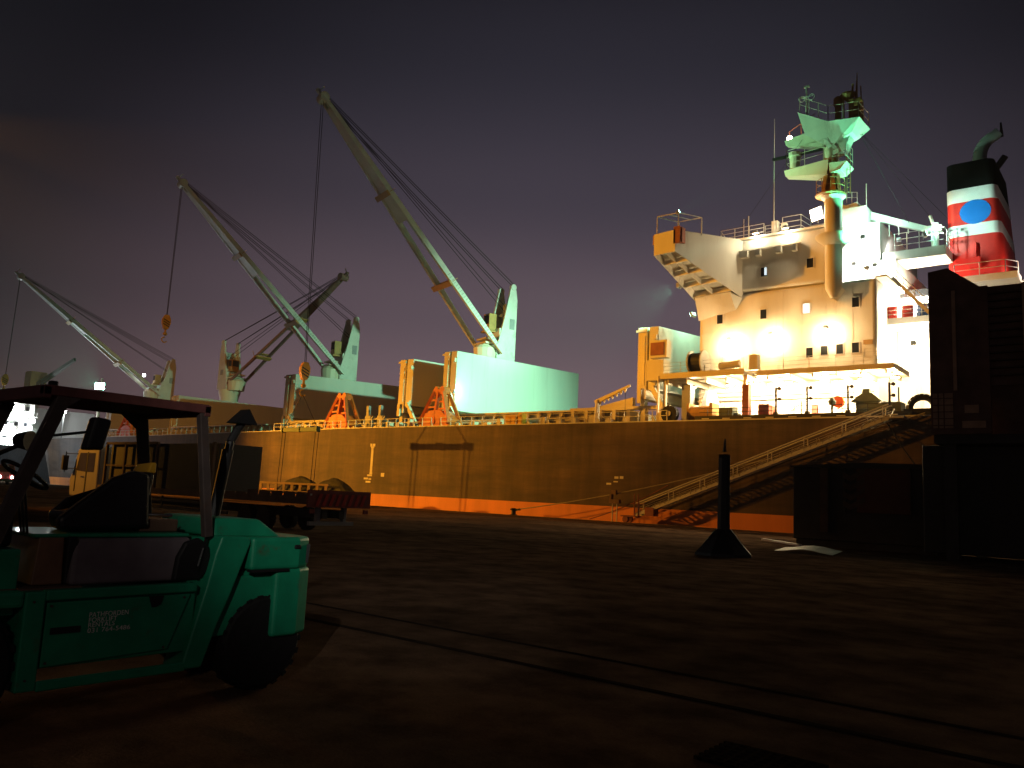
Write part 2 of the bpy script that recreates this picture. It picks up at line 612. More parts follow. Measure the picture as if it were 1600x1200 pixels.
# rails along the port side
def rail_run(x0, x1, y, parent, step=1.55, hgt=1.08, m=M_galv, brace=True, zf=dz, name='railing'):
    b = MB()
    n = max(1, round(abs(x1 - x0) / step))
    for i in range(n + 1):
        x = x0 + (x1 - x0) * i / n
        z = zf(x)
        b.box(x - .04, x + .04, y - .02, y + .05, z, z + hgt)
        if brace and i % 2 == 0:
            b.prism([(x - .04, z), (x + .38, z), (x + .06, z + .55), (x - .04, z + .55)], 'y', y, y + .03)
    for hh in (hgt, hgt * .55):
        for i in range(n):
            xa, xb = x0 + (x1 - x0) * i / n, x0 + (x1 - x0) * (i + 1) / n
            b.bar((xa, y, zf(xa) + hh), (xb, y, zf(xb) + hh), .055)
    return b.build(name, m, parent)


for a, b in ((-152, -128), (-127, -108), (-99, -84.5), (-83, -68), (-66.5, -52), (-51, -37)):
    rail_run(a, b, 69.25, ship)
# gunwale lip
MB().box(-79.9, 12, 68.97, 69.6, 9.58, 9.68).build('gunwale_strip', M_galv, ship)
MB().bar((-150, 69.25, dz(-150) + .03), (-80, 69.25, dz(-80) + .03), .5, .1).build('gunwale_strip', M_galv, ship)

# hatch coamings (one per hold)
for x0, x1 in ((-68.5, -43.5), (-101, -81), (-134, -106.5), (-158, -140)):
    b = MB()
    z = dz(x0)
    b.box(x0, x1, 73.6, 100.4, z - .05, z + 1.75)
    k = int((x1 - x0) / 1.6)
    for i in range(k):
        xx = x0 + .5 + i * 1.6
        b.prism([(73.6, z), (72.6, z), (73.2, z + 1.75), (73.6, z + 1.75)], 'x', xx, xx + .18)
    b.box(x0 - .2, x1 + .2, 72.9, 73.7, z + 1.72, z + 1.9)
    b.build('hatch_coaming', M_cream, ship)
# cream wedge housing (folded cover arm) near the deckhouse
b = MB().prism([(-50, 11.3), (-42.5, 11.2), (-42.5, 12.5), (-43.6, 12.3), (-46, 11.8)], 'y', 72.2, 72.8)
b.box(-49.8, -38, 71.6, 72.0, 11.15, 11.5)
for i in range(7):
    b.box(-49.5 + i * 1.7, -49.1 + i * 1.7, 71.4, 72.1, 9.6, 11.2)
b.build('cover_ramp', M_cream, ship)


# upright folded hatch covers (two leaves each)
def cover(x0, x1, z0, z1, ya=74.0, yb=101.0, rise=1.1, gap=.22, parent=ship, m=M_cover):
    root = MB()
    t = (x1 - x0 - gap) / 2
    def leaf(xa, xb, za):
        return MB().hexa([(xa, ya, za), (xb, ya, za), (xb, yb, za + rise * .4), (xa, yb, za + rise * .4),
                          (xa, ya, z1), (xb, ya, z1), (xb, yb, z1 + rise), (xa, yb, z1 + rise)])
    a = leaf(x0 + t + gap, x1, z0).build('hatch_cover', m, parent, bevel=.05)
    leaf(x0, x0 + t, z0 - .9).build('cover_leaf', M_cream, a, bevel=.05)
    h = MB()
    h.box(x0 - .2, x0 + t, ya - .14, ya - .002, z1 - .5, z1 - .25)
    h.box(x0 + .15, x0 + .6, ya - .22, ya - .003, z0 - 1.3, z0 + .3)
    h.box(x1 - .5, x1 - .1, ya - .3, ya - .003, z1 - 1.4, z1 - .9)
    h.box(x1 - .5, x1 - .1, ya - .3, ya - .003, z0 + .2, z0 + .7)
    h.box(x0 + t * .4, x0 + t * .8, ya - .06, ya - .002, z0 + .6, z1 - .9)
    h.build('hinge_gear', M_cream, a)
    s = MB()
    for i in range(3):
        s.box(x1 - .35, x1 + .0, ya + .02, ya + .4, z0 + 1 + i * .01, z0 + 1.02 + i * .01)
    # hinge arm down to the deck
    b = MB()
    b.bar((x0 + .6, ya + .5, 9.6), (x0 + .6, ya + .5, z0), .5, .7)
    b.bar((x1 + 2.2, ya - .6, 9.7), (x1 - .4, ya - .4, z0 + .3), .35, .5)
    b.build('hinge_arm', M_cream, a)
    return a


cover(-71.05, -68.85, 12.1, 19.6)
cover(-79.0, -76.5, 12.9, 19.1)
cover(-103.9, -101.4, 11.9, 18.5, rise=1.3)
cover(-43.1, -40.7, 13.4, 20.1, rise=1.9)
cover(-136.5, -134.2, 10.6, 16.6, rise=.3)
cover(-160.5, -158.4, 10.6, 15.6, rise=.3)


# ------------------------------------------------------------------ deck cranes
def crane(bx, by, zb, tip, hook, zt, parent=ship, cable=True, foot_dz=.8, slim=1., jm=None):
    B = Vector((bx, by, 0))
    tip = Vector(tip)
    u = Vector((tip.x - bx, tip.y - by, 0)).normalized()
    w = Vector((-u.y, u.x, 0))
    up = Vector((0, 0, 1))
    def P(a, c, z):
        return B + u * a + w * c + up * z
    ped = MB().lathe([(1.7, dz(bx)), (1.7, zb - 1.6), (2.0, zb - .6), (2.0, zb)], B, n=20)
    root = ped.build('crane', M_cream, parent, smooth=True)
    # slewing house: box body and two tall side plates
    H = zt - zb
    body = MB()
    def boxl(m_, a0, a1, c0, c1, z0, z1):
        m_.hexa([P(a0, c0, z0), P(a1, c0, z0), P(a1, c1, z0), P(a0, c1, z0), P(a0, c0, z1), P(a1, c0, z1), P(a1, c1, z1), P(a0, c1, z1)])
    boxl(body, -1.7, .9, -1.5, 1.5, zb, zb + H * .42)
    boxl(body, -1.7, -1.1, -1.4, 1.4, zb + H * .42, zb + H * .80)
    boxl(body, -1.6, -.7, -1.4, 1.4, zb + H * .62, zb + H * .66)
    for s in (-1, 1):
        prof = [(-1.75, zb), (1.3, zb), (1.35, zb + 1.6), (.35, zb + H * .52), (-.55, zb + H * .97), (-.8, zt), (-1.25, zt), (-1.5, zb + H * .95), (-1.75, zb + H * .82)]
        c0, c1 = s * 1.35, s * 1.7
        vs = [P(a, c0, z) for a, z in prof] + [P(a, c1, z) for a, z in prof]
        n = len(prof)
        body.add(vs, [tuple(range(n)), tuple(range(n, 2 * n))[::-1]] + [(i, (i + 1) % n, n + (i + 1) % n, n + i) for i in range(n)])
        body.tube(P(-1.0, s * 1.25, zt - .1), P(-1.0, s * 1.8, zt - .1), .45, n=14)
    for k in range(4):
        z = zb + H * (.45 + .1 * k)
        boxl(body, -1.85, -1.7, -1.2, 1.2, z, z + .1)
    body.build('crane_house', M_jib, root, bevel=.04)
    pl = MB()
    boxl(pl, -1.4, -.6, 1.71, 1.78, zb + H * .42, zb + H * .56)
    boxl(pl, -.9, -.1, -1.78, -1.71, zb + H * .30, zb + H * .41)
    pl.build('vent_louvre', M_grey, root)
    # operator's cab
    cb = MB()
    boxl(cb, .7, 1.9, -1.25, .3, zb + H * .40, zb + H * .62)
    boxl(cb, .6, 2.2, -1.4, .5, zb + H * .37, zb + H * .395)
    cab = cb.build('operator_cab', M_brownp, root, bevel=.05)
    g = MB()
    boxl(g, 1.905, 1.925, -1.1, .2, zb + H * .48, zb + H * .6)
    boxl(g, .9, 1.8, -1.275, -1.255, zb + H * .48, zb + H * .6)
    g.build('cab_window', M_glassd, cab)
    # platform and winch housing in front of the pedestal
    wp = MB()
    wp.lathe([(1.5, zb - .2), (1.7, zb + 1.5), (1.2, zb + 2.0)], P(2.1, 0, 0), n=14)
    boxl(wp, 1.2, 3.1, -1.5, 1.5, zb + 2.05, zb + 2.3)
    boxl(wp, 1.5, 2.9, -1.2, 1.2, zb + 2.7, zb + 2.95)
    wp.build('winch_housing', M_cream, root)
    # twin-chord jib
    ft = [P(.9, s * (2.55 if slim == 1 else 1.5), zb + foot_dz) for s in (-1, 1)]
    d = (tip - (ft[0] + ft[1]) / 2)
    L = d.length
    dn = d.normalized()
    nrm = w.cross(dn).normalized()
    if nrm.z < 0:
        nrm = -nrm
    j = MB()
    tp = [tip + w * s * .42 * slim for s in (-1, 1)]
    def C(s, t):
        i = 0 if s < 0 else 1
        return ft[i].lerp(tp[i], t)
    ts = [0, .12, .35, .7, 1]
    hs = [.42, .66, .74, .72, .5]
    ws = [.36 * slim, .44 * slim, .48 * slim, .46 * slim, .36 * slim]
    hs = [q * slim for q in hs]
    for s in (-1, 1):
        for k in range(4):
            j.bar(C(s, ts[k]), C(s, ts[k + 1]), ws[k], hs[k], up=nrm, w2=ws[k + 1], h2=hs[k + 1])
    # plated upper part between the chords
    a0, a1, b0, b1 = C(-1, .55), C(1, .55), C(-1, .97), C(1, .97)
    th = nrm * .28
    j.hexa([a0 - th, a1 - th, b1 - th, b0 - th, a0 + th * .2, a1 + th * .2, b1 + th * .2, b0 + th * .2])
    # head sheaves
    j.tube(tip - w * .75 + dn * .2, tip + w * .75 + dn * .2, .62, n=14)
    j.bar(tip + dn * .5, tip + dn * 1.5, .5, .35, up=nrm)
    j.bar(tip + dn * 1.2 + nrm * .2, tip + dn * 1.3 + nrm * 1.1, .12)
    jib = j.build('jib', jm or M_jib, root)
    jb = MB()
    for t in (.30, .655):
        c0, c1 = C(-1, t), C(1, t)
        e = w * .9
        jb.bar(c0 - e - nrm * .5, c1 + e * .35 - nrm * .5, .75, .28, up=nrm)
        jb.bar(c0 - e - nrm * .2, c0 - e + nrm * .75, .08)
        jb.bar(c1 + e * .3 - nrm * .2, c1 + e * .3 + nrm * .75, .08)
        jb.bar(c0 + nrm * .35, c1 + nrm * .35, .5, .2, up=nrm)
    jb.build('jib_platform', M_brownp, root)
    # writing-like stencil bars along the chord are ladder rungs
    ld = MB()
    for k in range(26):
        t = .04 + k * .0115
        c = C(1, t) + w * .34
        ld.bar(c - nrm * .22, c + nrm * .22, .05)
    ld.build('jib_ladder', M_grey, root)
    # luffing ropes
    lr = MB()
    top = [P(-1.0, s * 1.5, zt + .1) for s in (-1, 1)]
    for s in (0, 1):
        for k in (0, 1):
            lr.tube(top[s] + w * (.25 * (k - .5)) + up * .25 * k, tp[s] + nrm * (.25 + .25 * k), .052, n=5)
    mid = P(-1.6, 0, zb + H * .66)
    for s in (-.5, .5):
        lr.tube(mid + w * s, tip + nrm * .45 + w * s * .3, .045, n=5)
    lr.build('luffing_rope', M_rope, root)
    if cable:
        hk = Vector(hook)
        hr = MB()
        for s in (-1, 1):
            hr.tube(tip + dn * .3 + w * s * .38, hk + up * 1.2 + w * s * .22, .042, n=5)
        hr.build('hoist_rope', M_rope, root)
        hb_ = MB()
        pr = [(-.28, 1.35), (.28, 1.35), (.58, .7), (.58, .1), (.3, -.75), (-.3, -.75), (-.58, .1), (-.58, .7)]
        for s in (-1, 1):
            vs = [hk + u * a + w * s * .12 + up * z for a, z in pr] + [hk + u * a + w * s * .34 + up * z for a, z in pr]
            n = len(pr)
            hb_.add(vs, [tuple(range(n)), tuple(range(n, 2 * n))[::-1]] + [(i, (i + 1) % n, n + (i + 1) % n, n + i) for i in range(n)])
        hb_.tube(hk - w * .3 + up * .55, hk + w * .3 + up * .55, .5, n=14)
        blk = hb_.build('hook_block', M_yellow, root)
        st = MB()
        for q in (-.35, 0, .35):
            st.bar(hk + w * .352 + u * -.45 + up * (q - .1), hk + w * .352 + u * .45 + up * (q + .35), .02, .14, up=u)
        st.build('warning_stripe', M_black, blk)
        hm = MB()
        hm.tube(hk + up * -.7, hk + up * -1.5, .14, n=8)
        hm.lathe([(.1, -1.75), (.3, -1.6), (.3, -1.35), (.12, -1.2)], hk, n=10)
        pts = [hk + up * (-1.9) + Vector((0, 0, 0))]
        for k in range(9):
            a = R(90 - 30 * k)
            pts.append(hk + up * -2.35 + u * .38 * math.cos(a) + up * .38 * math.sin(a))
        hm.path(pts, .1, 6)
        hm.build('hook', M_yellow, blk)
    return root


crane(-73.2, 87, 20.6, (-81.3, 60, 50.4), (-80.6, 60, 15.3), 31.3)
crane(-106.6, 87, 19.6, (-113.9, 60, 45.9), (-114.6, 60, 24.6), 30.0)
crane(-139.5, 87, 19.4, (-108.6, 87, 37.4), None, 28.6, cable=False, slim=.72, jm=mat('dark_jib_paint', (.22, .13, .11), .65, var=.2, scale=1., rust=.6, rust_scale=.8))  # third jib: darker and browner than the others
crane(-164.4, 87, 18.4, (-171.3, 60, 39.2), (-172.9, 60, 19), 26.8)

# spreader bar and slings hanging from the first crane's hook
sp = thing('spreader_bar', 'dark green spreader bar with four slings hanging from the hook of the nearest crane', 'spreader', (-80.6, 60, 8.6))
b = MB().bar((-84.0, 60, 8.55), (-77.0, 60, 8.55), .42, .5)
for x in (-83.8, -80.5, -77.2):
    b.box(x - .12, x + .12, 59.72, 60.28, 8.25, 8.9)
b.build('beam', M_teal, sp)
b = MB()
for x in (-83.7, -77.3):
    b.tube((-80.6, 60, 12.75), (x, 60, 8.75), .04, n=5)
b.build('upper_sling', M_rope, sp)
b = MB()
for x in (-83.9, -83.3, -77.6, -77.0):
    b.tube((x, 60, 8.35), (x - .2, 60, 2.2), .035, n=5)
b.build('lower_sling', M_rope, sp)

# ------------------------------------------------------------------ deckhouse
dh = MB()
dh.box(-37.15, -19.9, 76, 98, 9.58, 23.1)
dh.box(-37.1, -24.2, 76.0, 98, 23.1, 28.55)
house = dh.build('deckhouse', M_white, ship, bevel=.35, seg=3)
# eaves / deck edges proud of the wall
MB().box(-37.4, -24.0, 75.75, 98.3, 28.5, 28.72).box(-20.1, -19.0, 75.9, 98, 23.0, 23.2).build('roof_edge', M_white, house)
sm = MB()
for x in (-34.2, -28.4, -22.0):
    sm.box(x, x + .04, 75.975, 76.01, 9.6, 22.9)
for z in (12.9, 19.3):
    sm.box(-36.8, -20.2, 75.98, 76.01, z, z + .035)
sm.build('weld_seam', M_white, house)
# windows
WIN = [(-34.87, 20.64, 0), (-30.34, 20.7, 0), (-26.17, 20.83, 1), (-21.7, 20.94, 0), (-30.31, 24.95, 2), (-25.81, 25.21, 0),
       (-25.88, 16.57, 0), (-24.53, 16.65, 0), (-23.14, 16.7, 0), (-21.74, 16.73, 0)]
for x, z, lit in WIN:
    w, h = .31, .46
    fr = MB()
    for (a, b_, c, d) in ((-w - .08, -w, -h - .08, h + .08), (w, w + .08, -h - .08, h + .08), (-w, w, h, h + .08), (-w, w, -h - .08, -h)):
        fr.box(x + a, x + b_, 75.93, 76.02, z + c, z + d)
    f = fr.build('window', M_white, house)
    MB().box(x - w, x + w, 75.965, 75.99, z - h, z + h).build('pane', M_winlit if lit == 1 else M_glassd, f)
    if lit:
        MB().box(x - w + (.1 if lit == 1 else .36), x + w - (.25 if lit == 1 else .04), 75.945, 75.96, z - h + .12, z + h - .04).build('curtain', M_winlit, f)
b = MB().box(-21.05, -20.25, 75.9, 76.01, 16.95, 17.35)
b.build('wall_vent', M_brownp, house)
b = MB()
for (a0, a1, c0, c1) in ((-21.05, -19.95, 15.75, 15.79), (-21.05, -19.95, 16.55, 16.59), (-21.05, -21.01, 15.75, 16.55), (-19.99, -19.95, 15.75, 16.55)):
    b.box(a0, a1, 75.95, 76.01, c0, c1)
b.build('door_frame', M_cream, house)

# bridge wing: tapered solid with stiffened underside
wing = MB()
A = [(-38.7, 69.0, 26.0), (-36.4, 69.0, 26.1), (-32.5, 76.1, 22.55), (-37.2, 76.1, 22.3)]
T = [(-38.7, 69.0, 28.15), (-36.4, 69.0, 28.3), (-32.5, 76.1, 28.6), (-37.2, 76.1, 28.6)]
wing.add(A + T, [(4, 5, 6, 7), (0, 1, 5, 4), (1, 2, 6, 5), (2, 3, 7, 6), (3, 0, 4, 7)])
def wl_(p, q, t):
    return Vector(p).lerp(Vector(q), t)
# underside recessed by .5 m
ins = [Vector(A[0]) + Vector((.15, .2, .55)), Vector(A[1]) + Vector((-.15, .2, .55)), Vector(A[2]) + Vector((-.3, 0, .7)), Vector(A[3]) + Vector((.3, 0, .7))]
wing.add(A + ins, [(4, 7, 6, 5), (0, 4, 5, 1), (1, 5, 6, 2), (2, 6, 7, 3), (3, 7, 4, 0)])
for t in (.2, .42, .64, .84):
    p, q = wl_(A[0], A[3], t), wl_(A[1], A[2], t)
    wing.bar(p + Vector((.1, 0, .3)), q + Vector((-.1, 0, .3)), .1, .5)
pm, qm = wl_(A[0], A[1], .5), wl_(A[3], A[2], .5)
wing.bar(pm + Vector((0, .1, .3)), qm + Vector((0, 0, .3)), .12, .45)
# curved bracket at the root
wing.add([(-37.2, 76.05, 22.3), (-32.5, 76.05, 22.55), (-33.2, 75.99, 21.4), (-37.2, 75.99, 20.7), (-37.2, 75.0, 22.9), (-33.4, 75.0, 23.1)],
         [(0, 1, 2, 3), (4, 0, 3), (5, 2, 1), (4, 3, 2, 5), (4, 5, 1, 0)])
wg = wing.build('bridge_wing', M_white, house)
MB().box(-36.45, -35.75, 69.15, 69.85, 27.0, 28.5).box(-36.6, -35.9, 69.0, 69.15, 26.9, 28.6).build('side_light', M_oxide, wg)
b = MB()
pp = [(-38.5, 69.2), (-36.2, 69.2), (-34.9, 71.6), (-37.4, 71.6)]
for (x, y) in pp:
    b.tube((x, y, 28.2), (x, y, 30.0), .05, n=6)
for i in range(4):
    b.tube((*pp[i], 30.0), (*pp[(i + 1) % 4], 30.0), .045, n=6)
b.tube((-37.3, 69.2, 30), (-36.1, 71.6, 30), .04, n=6)
b.build('wing_awning_frame', M_galv, wg)
MB().box(-39.0, -38.72, 69.3, 69.8, 27.2, 28.2).build('life_ring_rack', M_brownp, wg)

# rails on the wheelhouse top
def rail_poly(pts, parent, hgt=1.05, rows=3, step=1.6, r=.035, m=M_galv, name='deck_railing'):
    b = MB()
    for p, q in zip(pts[:-1], pts[1:]):
        p, q = Vector(p), Vector(q)
        n = max(1, round((q - p).length / step))
        for i in range(n + 1):
            c = p.lerp(q, i / n)
            b.tube(c, c + Vector((0, 0, hgt)), r, n=5)
        for k in range(rows):
            hh = Vector((0, 0, hgt * (k + 1) / rows))
            b.tube(p + hh, q + hh, r * .8, n=5)
    return b.build(name, m, parent)


rail_poly([(-36.8, 85, 28.7), (-35.0, 76.2, 28.7), (-30.4, 76.1, 28.7)], house, 1.25)
rail_poly([(-28.6, 76.3, 28.7), (-26.8, 76.3, 28.7), (-26.6, 78.5, 28.7), (-24.3, 78.5, 28.7)], house, 1.6)
rail_poly([(-30.3, 76.2, 28.7), (-28.6, 76.2, 28.7)], house, 1.0)
# gear on the wheelhouse top
b = MB()
b.box(-29.6, -29.0, 76.0, 76.6, 28.7, 30.0).box(-28.7, -28.2, 76.2, 76.7, 28.7, 29.7).tube((-32.2, 76.6, 28.7), (-32.2, 76.6, 31.2), .04, n=5).tube((-33.3, 78, 28.7), (-33.3, 78, 31.5), .04, n=5)
b.box(-33.9, -33.2, 75.6, 75.98, 27.0, 28.3)
b.build('antenna_base', M_white, house)
MB().tube((-29.3, 75.9, 28.7), (-29.3, 75.9, 40.6), .05, .025, n=6).build('whip_antenna', M_galv, house)
b = MB()
for x, w_ in ((-32.6, .8), (-31.0, .5), (-29.0, .6), (-27.4, .45)):
    b.box(x, x + w_, 75.35, 75.95, 26.55, 27.2)
b.box(-33, -26.6, 75.6, 75.95, 27.2, 27.35)
b.build('eave_bracket', M_white, house)

# boat-deck overhang along the port side
b = MB().box(-38.9, -30.1, 70.9, 76.0, 14.0, 14.55).box(-28.9, -17.3, 70.9, 76.0, 13.8, 14.25).box(-30.1, -28.9, 73.0, 76.0, 13.9, 14.4)
for x in range(-38, -17, 2):
    b.box(x, x + .12, 71.1, 75.9, 13.45, 13.95)
b.build('boat_deck', M_cream, house)
rail_poly([(-38.7, 71.0, 14.5), (-30.2, 71.0, 14.55)], house, 1.05, 3, 2.2, .025)
rail_poly([(-28.8, 71.0, 14.25), (-17.4, 71.0, 14.25)], house, 1.05, 3, 2.2, .025)
b = MB()
for x in (-38.5, -30.3):
    b.box(x, x + .28, 71.2, 71.5, 9.6, 14.0)
b.tube((-38.9, 70.95, 14.3), (-38.9, 70.95, 9.6), .12, n=8)
b.build('deck_pillar', M_cream, house)
# box structure on the overhang's end and the platform by cover 3
b = MB().box(-41.2, -39.2, 73.0, 73.95, 16.6, 18.4).box(-41.2, -39.3, 72.6, 73.95, 14.2, 16.3)
b.build('end_locker', M_cream, house)
b = MB().box(-41.0, -39.5, 72.92, 72.99, 16.85, 18.15)
b.build('locker_opening', M_oxide, house)
b = MB()
b.tube((-35.6, 71.6, 15.5), (-34.4, 71.6, 15.5), .95, n=18)
b.build('hose_reel', M_black, house)
b = MB()
for x in (-35.75, -34.4):
    b.tube((x, 71.6, 15.5), (x + .12, 71.6, 15.5), 1.15, n=18)
b.box(-35.7, -34.2, 71.4, 71.8, 14.5, 15.2)
b.build('reel_flange', M_galv, house)
b = MB().tube((-32.9, 71.8, 15.0), (-30.9, 71.8, 15.2), .35, n=10).box(-29.9, -29.1, 71.5, 72.2, 14.5, 15.9)
b.build('raft_canister', M_cream, house)

# lit main-deck wall gear
b = MB()
for x in (-35.2, -31.4, -27.5, -23.4):
    b.box(x, x + .95, 75.92, 76.0, 9.8, 11.9)
b.build('deck_door', M_cream, house)
b = MB()
for x in (-33.4, -29.5, -25.6, -21.2):
    b.box(x, x + .5, 75.7, 76.0, 10.2, 11.6)
b.build('wall_locker', M_oxide, house)
b = MB()
for z in (12.3, 12.7, 13.1):
    b.tube((-37, 75.7, z), (-20, 75.7, z), .07, n=6)
b.build('deck_pipe', M_cream, house)

# heavy dark stanchions at the ship's side with brackets
for x, hh in ((-26.55, 2.8), (-23.85, 2.75), (-20.5, 2.7), (-17.3, 2.75)):
    b = MB().box(x - .07, x + .07, 69.35, 69.5, 9.65, 9.65 + hh)
    b.box(x - .16, x + .16, 69.2, 69.65, 9.65, 10.25)
    for q in (.62, .95):
        b.box(x + .07, x + .2, 69.38, 69.48, 9.65 + hh * q - .05, 9.65 + hh * q + .03).tube((x + .3, 69.36, 9.65 + hh * q), (x + .3, 69.52, 9.65 + hh * q), .15, n=10)
    b.build('side_stanchion', M_dark, ship)
MB().box(-34, -15.6, 69.0, 69.45, 9.7, 10.02).build('bulwark_rail', M_dark, ship)
b = MB()
for i in range(9):
    b.box(-33.3 + 2 * i, -32.6 + 2 * i, 68.97, 69.04, 9.72, 9.8)
b.build('freeing_port', M_galv, ship)
b = MB()
b.tube((-33.8, 69.5, 10.75), (-17, 69.5, 10.75), .03, n=5)
b.tube((-33.8, 69.5, 10.4), (-17, 69.5, 10.4), .03, n=5)
for x in range(-33, -16, 2):
    b.tube((x, 69.5, 9.7), (x, 69.5, 10.75), .035, n=5)
b.build('side_wire', M_dark, ship)

# deck gear between the deckhouse and the hatch
b = MB().tube((-36.9, 69.4, 10.35), (-36.9, 69.95, 10.35), .82, n=20)
b.build('fender_tyre', M_rubber, ship)
MB().tube((-36.9, 69.3, 10.4), (-36.9, 69.38, 10.4), .25, n=10).build('tyre_lashing', M_mark, ship)
b = MB().tube((-35.2, 71, 10.5), (-33.2, 71, 10.5), .75, n=16).box(-35.5, -35.25, 70.3, 71.8, 9.6, 11.4).box(-33.2, -32.9, 70.3, 71.8, 9.6, 11.4)
b.build('mooring_winch', M_brownp, ship)
b = MB().box(-32.2, -30.9, 70.2, 71.4, 9.6, 10.9).box(-31.0, -30.5, 70.5, 71.2, 9.6, 10.4)
b.build('hydraulic_box', M_deck, ship)
b = MB().box(-29.9, -29.3, 70.0, 70.6, 9.6, 12.9)
b.build('vent_post', M_oxide, ship)
b = MB().lathe([(.9, 0), (1.1, .2), (.9, 2.4), (.5, 3.4)], (-34.6, 73.5, 9.6), n=4).box(-36.9, -36.0, 72, 73, 9.6, 13.6)
b.build('vent_trunk', M_grey, ship)
b = MB().box(-28.8, -27.8, 71, 71.8, 9.6, 11.2)
b.build('fire_station', M_oxide, ship)
b = MB()
for x, w_, h_ in ((-57.6, 1.5, 1.2), (-55.7, .5, 1.4)):
    b.box(x, x + w_, 70.2, 71.0, 9.6, 9.6 + h_)
b.box(-57.4, -55.4, 70.1, 70.9, 10.6, 10.85)
b.build('valve_stand', M_yellow, ship)
b = MB()
for i in range(30):
    x = -98 + i * 2.05
    if -70 < x < -66 or -89 < x < -84:
        continue
    h_ = random.uniform(.4, 1.2)
    b.box(x, x + random.uniform(.3, .9), 70.6, 71.3, 9.6, 9.6 + h_)
b.tube((-99, 71.6, 10.2), (-44, 71.6, 10.2), .14, n=7)
b.tube((-99, 71.9, 10.5), (-44, 71.9, 10.5), .1, n=7)
b.build('deck_piping', M_cream, ship)
b = MB()
for x in (-80.5, -78.2):
    b.box(x - .5, x + .5, 70.3, 71.0, 9.6, 11.3).box(x - .2, x + .2, 70.2, 70.6, 11.3, 12.6).bar((x - .4, 70.3, 9.6), (x + 1.0, 70.3, 11.2), .15)
b.build('cover_jack', M_grey, ship)

# hose-handling davit near the deckhouse
dv = MB().tube((-45.1, 69.6, 9.6), (-45.0, 69.6, 12.0), .3, .26, n=10)
davit = dv.build('davit', M_cream, ship)
d = MB().bar((-45.3, 69.6, 11.75), (-41.3, 69.6, 13.3), .3, .42, w2=.2, h2=.2)
for i in range(7):
    t = .14 + i * .12
    c = Vector((-45.3, 69.6, 11.75)).lerp(Vector((-41.3, 69.6, 13.3)), t)
    d.prism([(c.x - .22, c.z - .1), (c.x + .22, c.z + .05), (c.x + .05, c.z - .5)], 'y', 69.53, 69.67)
d.build('davit_arm', M_cream, davit)
MB().tube((-41.8, 69.6, 13.05), (-41.8, 69.6, 10.5), .025, n=5).build('davit_wire', M_rope, davit)

# lifebelt box, dark silhouettes in front of the lit wall
b = MB().tube((-22.3, 72.5, 11.4), (-22.3, 72.9, 11.4), .55, n=8)
b.build('lifebuoy_case', M_lifered, ship)
b = MB().box(-20.5, -18.7, 71.5, 72.3, 9.9, 11.2).prism([(-20.9, 11.2), (-18.4, 11.2), (-19.2, 11.9), (-20, 11.9)], 'y', 71.4, 72.4).box(-20.0, -19.4, 71.6, 72.1, 11.9, 12.3)
b.build('mooring_winch', M_deck, ship)
b = MB().box(-18.6, -16.6, 70, 71.5, 9.6, 10.9).tube((-16.8, 70.2, 10.8), (-16.8, 70.2, 12.1), .07, n=6).lathe([(.25, 0), (.35, .3), (.12, .6)], (-22.0, 70.1, 10.8), n=10).tube((-22.0, 70.1, 9.7), (-22.0, 70.1, 10.8), .1, n=6)
b.tube((-24.6, 70.2, 9.7), (-24.6, 70.2, 11.2), .04, n=5).tube((-26.6, 70.2, 11.2), (-24.0, 70.2, 11.2), .04, n=5).tube((-26.2, 70.2, 9.8), (-24.6, 70.2, 11.1), .03, n=5)
b.build('deck_winch_gear', M_deck, ship)
# roller fairlead arch at the stern end
b = MB()
pts = [(-14.9 + .95 * math.cos(R(a)), 69.4, 10.2 + .95 * math.sin(R(a))) for a in range(0, 181, 20)]
b.path(pts, .28, 8)
b.box(-16.2, -13.4, 69.1, 69.7, 9.6, 10.2)
b.build('fairlead', M_black, ship)

# ------------------------------------------------------------------ radar mast on the port side of the deckhouse
mm = MB().lathe([(.3, 21.3), (.74, 22.2), (.78, 26.0), (.80, 30.6), (1.1, 30.9), (1.1, 31.0)], (-23.35, 75.05, 0), n=20)
mm.prism([(-24.1, 22.2), (-22.6, 22.2), (-23.35, 21.2)], 'y', 75.0, 76.0)
mast = mm.build('radar_mast', M_cream, ship, smooth=True)
MB().lathe([(.85, 26.2), (1.7, 26.9), (1.75, 27.1), (.85, 27.15)], (-23.2, 75.05, 0), n=24).build('mast_collar', M_cream, mast, smooth=True)
b = MB()
b.hexa([(-24.3, 74.5, 31), (-22.75, 74.5, 31), (-22.75, 75.6, 31), (-24.3, 75.6, 31), (-23.9, 74.6, 34.6), (-23.0, 74.6, 34.6), (-23.0, 75.5, 34.6), (-23.9, 75.5, 34.6)])
b.bar((-24.0, 74.4, 31.2), (-23.5, 74.4, 34.4), .18).bar((-22.95, 74.4, 31.2), (-23.35, 74.4, 34.4), .18)
b.build('mast_trunk', M_brownp, mast)
MB().tube((-23.5, 75.05, 34.4), (-23.5, 75.05, 38.0), .58, .5, n=14).box(-24.15, -23.75, 74.9, 75.3, 31.8, 36.2).build('mast_column', M_cream, mast, smooth=True)
b = MB().lathe([(1.15, 31.0), (1.35, 31.1), (1.35, 31.2), (.9, 31.25)], (-23.6, 75.05, 0), n=18)
b.build('ring_platform', M_brownp, mast)
b = MB()
for k in range(10):
    a = 2 * math.pi * k / 10
    p = (-23.6 + 1.3 * math.cos(a), 75.05 + 1.3 * math.sin(a))
    q = (-23.6 + 1.3 * math.cos(a + .63), 75.05 + 1.3 * math.sin(a + .63))
    b.tube((*p, 31.2), (*p, 32.5), .035, n=5)
    for zz in (31.85, 32.5):
        b.tube((*p, zz), (*q, zz), .03, n=5)
